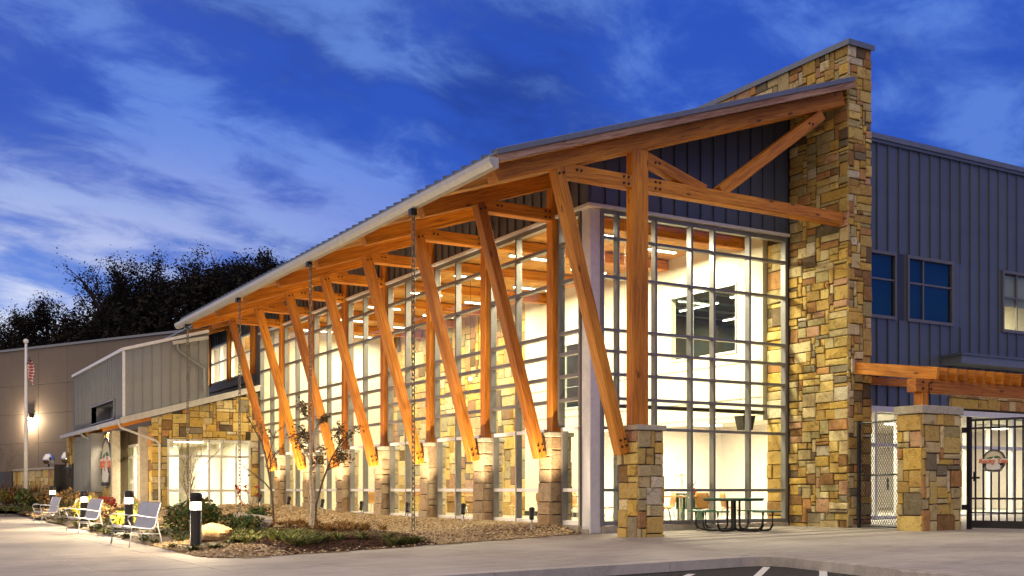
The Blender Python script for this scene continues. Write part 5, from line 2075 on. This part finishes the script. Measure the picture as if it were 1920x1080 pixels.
def picnic():
    x, y = 3.22, -1.22
    z = gz(x)
    t = thing('picnic_table', (x, y, z), 'green picnic table with four bench seats and bent black tube legs', 'picnic table', None)
    rot = Matrix.Rotation(R(14.5), 4, 'Z')
    base = T(x, y, z) @ rot
    def rounded(hx, hy, r, z0, z1, m):
        pts = []
        for cx_, cy_, a0 in ((hx - r, hy - r, 0), (-hx + r, hy - r, 90), (-hx + r, -hy + r, 180), (hx - r, -hy + r, 270)):
            for k in range(5):
                a = R(a0 + k * 22.5)
                pts.append((cx_ + r * math.cos(a), cy_ + r * math.sin(a)))
        n = len(pts)
        vs = [(a, b, z0) for a, b in pts] + [(a, b, z1) for a, b in pts]
        return MB().raw(vs, [tuple(range(n - 1, -1, -1)), tuple(range(n, 2 * n))] + [(i, (i + 1) % n, n + (i + 1) % n, n + i) for i in range(n)])
    rounded(.56, .56, .16, .735, .765, None).build('table_top', M['green'], t, base)
    rounded(.54, .54, .15, .700, .734, None).build('top_frame', M['blackpaint'], t, base)
    for k in range(4):
        q = base @ Matrix.Rotation(k * math.pi / 2, 4, 'Z')
        m = rounded(.15, .45, .10, .445, .475, None)
        m.v = [(a + .90, b, c) for a, b, c in m.v]
        m.build('seat', M['green'], t, q)
        for s in (-1, 1):
            yy = s * .20
            MB().tube([(.10, yy * .5, .70), (.10, yy * .5, .14), (.14, yy * .6, .055), (.24, yy * .7, .024), (.74, yy, .024), (.86, yy, .05), (.92, yy, .14), (.93, yy, .44)], .026, 8).build('leg', M['blackpaint'], t, q, True)
    MB().bar((0, 0, .02), (0, 0, .70), .09, .09).build('pedestal', M['blackpaint'], t, base)


picnic()


def rain_chain(y, lb):
    x = -3.83
    z1, z0 = 7.12, bed_h(x, y) - .02
    t = thing('rain_chain', (x, y, z0), lb, 'rain chain', 'rain chains hanging from the gutter')
    n = int((z1 - z0) / .115)
    link_m = None
    for i in range(n):
        m = T(x, y, z1 - .05 - i * .115) @ Matrix.Rotation(R(20 + (90 if i % 2 else 0)), 4, 'Z')
        if link_m is None:
            link_m = _cache.get('chain')
        if link_m is None:
            mb = MB()
            pts = []
            for k in range(12):
                a = 2 * math.pi * k / 12
                pts.append((.042 * math.cos(a), 0, .042 * math.sin(a) + (.034 if math.sin(a) > 0 else -.034)))
            pts.append(pts[0])
            mb.tube(pts, .0135, 5, cap=False)
            me = bpy.data.meshes.new('link')
            me.from_pydata(mb.v, [], mb.f)
            me.materials.append(M['chain'])
            me.polygons.foreach_set('use_smooth', [True] * len(me.polygons))
            _cache['chain'] = me
            link_m = me
        link(bpy.data.objects.new('link', link_m), t, m)
    return t


for y, lb in ((1.35, 'nearest rain chain, hanging before the second slanting timber'), (7.85, 'second rain chain, hanging before the middle slanting timbers'), (14.4, 'third rain chain, hanging before the last slanting timber'), (21.0, 'farthest rain chain, at the end of the gutter')):
    rain_chain(y, lb)


def uplight(k):
    y = VK[k] - 1.02
    x = -1.28
    z = bed_h(x, y)
    t = thing('ground_spotlight', (x, y, z), '%s small ground spotlight from the white corner column, aimed at its stone pier' % ORD[k - 1], 'spotlight', 'ground spotlights before the piers')
    MB().tube([(x, y, z - .1), (x, y, z + .30)], .022, 8).build('stem', M['steel'], t)
    aim = Vector((-.60, VK[k] - .05, 2.45))
    p = Vector((x, y, z + .36))
    d = (aim - p).normalized()
    MB().tube([p - d * .14, p - d * .10, p + d * .06], .055, 10).tube([p + d * .05, p + d * .13], .066, 10).build('head', M['bronze'], t)
    MB().disc(p + d * .121, .058, frame_m((0, 0, 0), d).to_3x3().col[1], frame_m((0, 0, 0), d).to_3x3().col[2], .012, 12).build('lens', M['bollardglow'], t)
    lamp('lamp_light', 'SPOT', tuple(p + d * .15), UPL, (1.0, .76, .46), t, aim=tuple(p + d), spot_size=R(74), spot_blend=.85, shadow_soft_size=.04)
    return t


UPL = 850
for k in range(1, 8):
    uplight(k)


# ---------------------------------------------------------------- lights and furniture inside
def ceiling_light(x, y, z, L, lb, power, along='x', group='linear ceiling lights in the glass hall', w=.11, color=WARM):
    t = thing('ceiling_light', (x, y, z), lb, 'ceiling light', group)
    a, b = (L / 2, w / 2) if along == 'x' else (w / 2, L / 2)
    box('housing', (x - a, y - b, z), (x + a, y + b, z + .07), M['alu_light'], t)
    box('diffuser', (x - a + .02, y - b + .01, z - .03), (x + a - .02, y + b - .01, z - .002), M['lampglow'], t)
    lamp('lamp_light', 'AREA', (x, y, z - .05), power, color, t, shape='RECTANGLE', size=a * 2, size_y=b * 2)
    return t


HP = 225
for j in range(7):
    for i, x in enumerate((1.7, 4.2)):
        y = VK[0] + 3.3 * (j + 1) + .9
        ceiling_light(x, y + .7 * i - .2, 7.50, 1.25, 'bright linear ceiling light in bay %s from the corner column, %s row' % (ORD[j], 'glass-side' if i == 0 else 'inner-wall'), HP * (3.0 if j == 0 else 1.0))
for i, (x, y) in enumerate(((8.8, 3.2), (8.8, 6.6), (14.2, 3.0), (18.5, 3.0), (11.0, 2.3))):
    ceiling_light(x, y, 3.10, 1.5, ['flush light in the lounge ceiling nearest the picnic table', 'flush light at the back of the lounge ceiling', 'flush light behind the bar gate', 'flush light at the far right of the glass front', 'flush light behind the glass door by the chain-link fence'][i], 330, group='lights in the low lounge', w=.5, color=(1.0, .86, .68))
for i, (x, y) in enumerate(((7.6, 2.9), (7.9, 5.6), (10.2, 3.6), (10.4, 6.4), (8.4, 10.4))):
    ceiling_light(x, y, 6.66, 1.8, ['office light nearest the gable glass', 'office light behind the inner window', 'office light deeper behind the inner window', 'office light deepest behind the inner window', 'office light behind the second inner window'][i], 60, 'y', 'lights in the upper office', .10)
ceiling_light(17.2, 2.6, 7.6, 1.2, 'light in the room of the lit right-hand window', 1500, 'x', None, .3)
for i, (x, y) in enumerate(((-2.4, 26.5), (-2.2, 32.0))):
    ceiling_light(x, y, 3.05, 1.2, ['lobby light near the shop-front window', 'lobby ceiling light behind the entrance doors'][i], 520, 'x', 'lobby lights', .4)
ceiling_light(2.0, 27.5, 7.8, 1.2, 'light behind the clerestory windows', 1600, 'y', None, .3)
dl = []
for i, (x, y) in enumerate(((-5.0, 26.2), (-5.0, 30.2))):
    z = 3.66 + (x + 5.49) * .277 + .0
    t = thing('soffit_downlight', (x, y, z), ['near', 'far'][i] + ' recessed downlight in the entrance canopy soffit', 'downlight', 'canopy downlights')
    MB().lathe([(.02, .02), (.09, .02), (.09, -.02), (.07, -.025), (.02, -.02)], 14).build('lens', M['lampglow'], t, T(x, y, z))
    lamp('lamp_light', 'SPOT', (x, y, z - .06), 800, (1.0, .78, .48), t, aim=(x + .1, y, 0), spot_size=R(120), spot_blend=.8, shadow_soft_size=.08)
# square bulb lamps seen as stars through the glass
for i, (x, y, z, lb) in enumerate(((.55, .62, 7.18, 'small bright spot lamp at the top inside the corner column'), (2.6, 10.6, 4.6, 'small bright globe lamp hanging in the middle of the hall'))):
    t = thing('spot_lamp', (x, y, z), lb, 'lamp')
    MB().lathe([(.01, -.05), (.04, -.035), (.055, 0), (.04, .035), (.01, .05)], 12).build('bulb', glow_mat('bulb_glow', (1, .93, .8), 60.0) if i == 0 else bpy.data.materials['bulb_glow'], t, T(x, y, z), True)
    MB().tube([(x, y, z + .05), (x, y, 7.75)], .008, 5).build('cord', M['dark'], t)


def cafe_chair():
    t = thing('cafe_chair', (0, 0, 0), 'x', 'chair', 'wooden shell chairs inside the hall')
    # one bent shell: seat and back, facing -x
    prof = [(-.22, .46), (-.20, .455), (-.05, .44), (.12, .445), (.19, .48), (.22, .56), (.245, .70), (.26, .84)]
    wd = [.20, .215, .22, .20, .17, .19, .215, .18]
    vs, fs = [], []
    n = 6
    for (x, z), w in zip(prof, wd):
        for k in range(n + 1):
            y = -w + 2 * w * k / n
            vs.append((x + .02 * (y / w) ** 2 * (-1 if z > .5 else 0), y, z + .015 * (y / w) ** 2 * (1 if z < .5 else 0)))
    c = len(vs)
    vs += [(x + .012, y, z - .010) for x, y, z in vs]
    L = len(prof)
    for i in range(L - 1):
        for k in range(n):
            a = i * (n + 1) + k
            fs += [(a, a + 1, a + n + 2, a + n + 1), (c + a + 1, c + a, c + a + n + 1, c + a + n + 2)]
    for k in range(n):
        fs += [(k + 1, k, c + k, c + k + 1), ((L - 1) * (n + 1) + k, (L - 1) * (n + 1) + k + 1, c + (L - 1) * (n + 1) + k + 1, c + (L - 1) * (n + 1) + k)]
    for i in range(L - 1):
        a, b = i * (n + 1), (i + 1) * (n + 1)
        fs += [(a, b, c + b, c + a), (b + n, a + n, c + a + n, c + b + n)]
    mesh_obj('shell', vs, fs, M['shell'], t, T(0, 0, 0), True)
    for sx in (-1, 1):
        for sy in (-1, 1):
            MB().tube([(.03 + sx * .05, sy * .10, .44), (.03 + sx * .13, sy * .17, .40), (.02 + sx * .22, sy * .21, 0)], .010, 6).build('leg', M['chrome'], t, None, True)
    return t


cc = cafe_chair()
spots_ = [(1.1, 1.3, 150), (3.1, 1.2, -20), (3.7, 2.1, 80), (4.3, 1.0, 200), (4.9, 2.0, 30), (5.3, 1.2, 160), (2.3, 2.3, 0), (2.4, 4.2, 90), (1.0, 3.4, 200), (1.2, 5.6, 20), (1.4, 8.9, 160), (1.0, 10.2, 10), (1.3, 12.3, 190), (1.2, 15.6, 30)]
names_ = ['beech shell chair just inside the corner column', 'beech shell chair behind the corner pillar, its side to the glass', 'beech shell chair with its back turned, left of the picnic table', 'beech shell chair behind the middle of the picnic table', 'beech shell chair right of the picnic table', 'beech shell chair closest to the stone lining at the right', 'beech shell chair at the left table', 'beech shell chair deeper in the first bay', 'beech shell chair by the glass of the second bay', 'beech shell chair behind the second pier', 'beech shell chair in the third bay', 'beech shell chair behind the fourth spotlight', 'beech shell chair in the fifth bay', 'beech shell chair in the sixth bay', 'beech shell chair nearest the gable glass, just right of the pillar', 'beech shell chair turned sideways beside the one right of the pillar', 'beech shell chair seen under the left end of the picnic table top', 'beech shell chair seen under the right end of the picnic table top', 'beech shell chair against the inner wall by the red pot']
for i, ((x, y, a), lb) in enumerate(zip(spots_, names_)):
    mw = T(x, y, .10) @ Matrix.Rotation(R(a), 4, 'Z')
    if i == 0:
        cc.matrix_basis = mw
        WM[cc.name] = mw
        o = cc
    else:
        o = dup(cc, mw)
    o['label'] = lb


def table(x, y, lb, r=.55):
    t = thing('cafe_table', (x, y, .1), lb, 'table', 'round tables inside the hall')
    MB().lathe([(r - .02, .72), (r, .725), (r, .75), (r - .02, .755)], 24).build('table_top', M['shell'], t, T(x, y, .1))
    MB().lathe([(.28, 0), (.28, .02), (.05, .04), (.035, .06), (.035, .70), (.10, .718)], 14).build('pedestal', M['chrome'], t, T(x, y, .1), True)


for x, y, lb in ((3.9, 1.55, 'round beech table behind the picnic table'), (5.2, 2.7, 'round beech table carrying the red pot'), (1.8, 3.0, 'round beech table near the corner column'), (1.6, 9.6, 'round beech table in the third bay')):
    table(x, y, lb)
# red pot with two leaves, slim desk lamps, green chair, dark loudspeaker, roller blind tube
t = thing('red_pot', (5.15, 2.6, .855), 'red pot with two short stalks on a table inside', 'pot')
MB().lathe([(.06, 0), (.13, .05), (.14, .15), (.10, .21), (.09, .21)], 16).build('pot', M['redplastic'], t, T(5.15, 2.6, .855), True)
for s in (-1, 1):
    MB().tube([(5.15, 2.6, 1.04), (5.15 + s * .06, 2.6, 1.16), (5.15 + s * .13, 2.6, 1.22)], .012, 5).build('stalk', M['dark'], t)
for i, (x, y) in enumerate(((3.85, 1.50), (4.75, 2.55))):
    t = thing('desk_lamp', (x, y, .855), ['slim two-armed metal lamp on the table behind the picnic table', 'slim metal lamp on the table with the red pot'][i], 'lamp')
    MB().lathe([(.08, 0), (.08, .012), (.01, .02)], 14).build('base', M['steel'], t, T(x, y, .855))
    MB().tube([(x, y, .86), (x + .03, y, 1.18), (x + .02, y, 1.42)], .009, 5).build('stem', M['steel'], t)
    for s in (-1, 1):
        MB().tube([(x + .02, y, 1.42), (x + .02 + s * .17, y, 1.36), (x + .02 + s * .26, y, 1.30)], .008, 5).build('arm', M['steel'], t)
t = thing('green_bench', (4.35, 2.05, .1), 'green slatted bench seen under the picnic table top, inside the glass', 'bench')
for i in range(6):
    box('slat', (4.05 + i * .11, 1.9, .52), (4.13 + i * .11, 1.93, .92), M['green'], t)
box('seat', (4.02, 1.55, .50), (4.72, 1.9, .54), M['green'], t)
for sx in (4.06, 4.68):
    box('leg', (sx - .02, 1.6, .1), (sx + .02, 1.86, .5), M['green'], t)
t = thing('loudspeaker', (5.35, .7, 2.5), 'dark tapered loudspeaker hung inside the top right of the glass front', 'loudspeaker')
m = MB().raw([(5.20, .6, 2.55), (5.50, .6, 2.55), (5.50, .85, 2.55), (5.20, .85, 2.55), (5.14, .55, 2.92), (5.56, .55, 2.92), (5.56, .9, 2.92), (5.14, .9, 2.92)], [(0, 3, 2, 1), (4, 5, 6, 7), (0, 1, 5, 4), (1, 2, 6, 5), (2, 3, 7, 6), (3, 0, 4, 7)])
m.build('cabinet', M['dark'], t)
MB().tube([(5.35, .72, 2.92), (5.35, .72, 3.02)], .03, 6).build('bracket', M['dark'], t)
t = thing('ceiling_pipe', (3.6, .6, 3.0), 'dark horizontal pipe rail behind the gable glass above head height', 'pipe')
MB().tube([(.5, .72, 3.03), (6.0, .72, 3.03)], .055, 10).build('pipe', M['dark'], t)
for x in (1.5, 3.4, 5.2):
    MB().tube([(x, .72, 3.06), (x, .72, 7.75)], .006, 4).build('hanger', M['steel'], t)


# ---------------------------------------------------------------- the wooded ridge
def ridge_tree(i, x, y, top, lb):
    rg = random.Random(500 + i)
    z0 = -.75 + hill_h(x, y) - .5
    h = 9.0
    t = thing('hill_tree', (x, y, z0), lb, 'tree', 'trees on the wooded ridge')
    mb, tips = grow(rg, (x, y, z0), h * .62, .22, 3, .55, 5, .6, .30, .60, n=5)
    pts = []
    sparse = i in (1, 6, 7)
    cl = [rg.choice(tips) for _ in range(110)]
    for k in range(4000 if sparse else 8500):
        p = rg.choice(cl)
        s = .34
        pts.append((p.x + rg.gauss(0, s), p.y + rg.gauss(0, s), p.z + rg.gauss(0, s * .8)))
    zs = sorted(q[2] for q in pts)
    zm = max(zs[int(len(zs) * .985)], max(q[2] for q in mb.v) - .2)
    k = (top - z0) / (zm - z0)
    kx = min(1.25, max(.75, k))
    fit = lambda q: (x + (q[0] - x) * kx, y + (q[1] - y) * kx, z0 + (q[2] - z0) * k)
    mb.v = [fit(q) for q in mb.v]
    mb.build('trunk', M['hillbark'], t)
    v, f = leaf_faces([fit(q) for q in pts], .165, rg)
    MB().raw(v, f).build('crown', M['hillleaf'], t)


SKY_LINE = [(-14, 628), (20, 606), (58, 606), (95, 590), (128, 572), (160, 548), (192, 512), (222, 508), (252, 522), (285, 505), (322, 496), (360, 487), (398, 480), (436, 477), (474, 482), (510, 488), (548, 494), (586, 505)]
ridge_names = ['twiggy', 'slim', 'small', 'rounded', 'broad', 'dense', 'open-crowned', 'tall bare-topped', 'ragged', 'leaning', 'wide', 'heavy', 'tallest', 'bushy', 'crowded', 'rough', 'half-hidden', 'shadowed']
CX, CY, FX, FY, RX, RY = -14.386, -20.888, .5075, .8616, .8616, -.5075
rgh = random.Random(19)
for i, (px, py) in enumerate(SKY_LINE):
    D = 100 + rgh.uniform(-4, 10)
    s = (px - 960) / 2072 * D
    x, y = CX + FX * D + RX * s, CY + FY * D + RY * s
    base = -1.25 + hill_h(x, y)
    top = 1 + (919 - py) / 2072 * D
    ridge_tree(i, x, y, top, 'dark %s tree on the ridge, number %s along the skyline from its low end' % (ridge_names[i], ['one', 'two', 'three', 'four', 'five', 'six', 'seven', 'eight', 'nine', 'ten', 'eleven', 'twelve', 'thirteen', 'fourteen', 'fifteen', 'sixteen', 'seventeen', 'eighteen'][i]))
# the wood behind and below them reads as one mass
pts = []
for k in range(52000):
    D = rgh.uniform(92, 150)
    px = rgh.uniform(-60, 640)
    q = max(0, min(len(SKY_LINE) - 2, int((px + 14) / 37.5)))
    sky_y = SKY_LINE[q][1] + 32
    s = (px - 960) / 2072 * D
    x, y = CX + FX * D + RX * s, CY + FY * D + RY * s
    g = -.75 + hill_h(x, y)
    top = 1 + (919 - sky_y) / 2072 * D + 1.0 * math.sin(x * .9) + .8 * math.sin(y * .7)
    if top > g:
        pts.append((x, y, g + (top - g) * rgh.random() ** .6))
v, f = leaf_faces(pts, .36, rgh)
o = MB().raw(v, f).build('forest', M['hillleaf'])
o['kind'] = 'stuff'
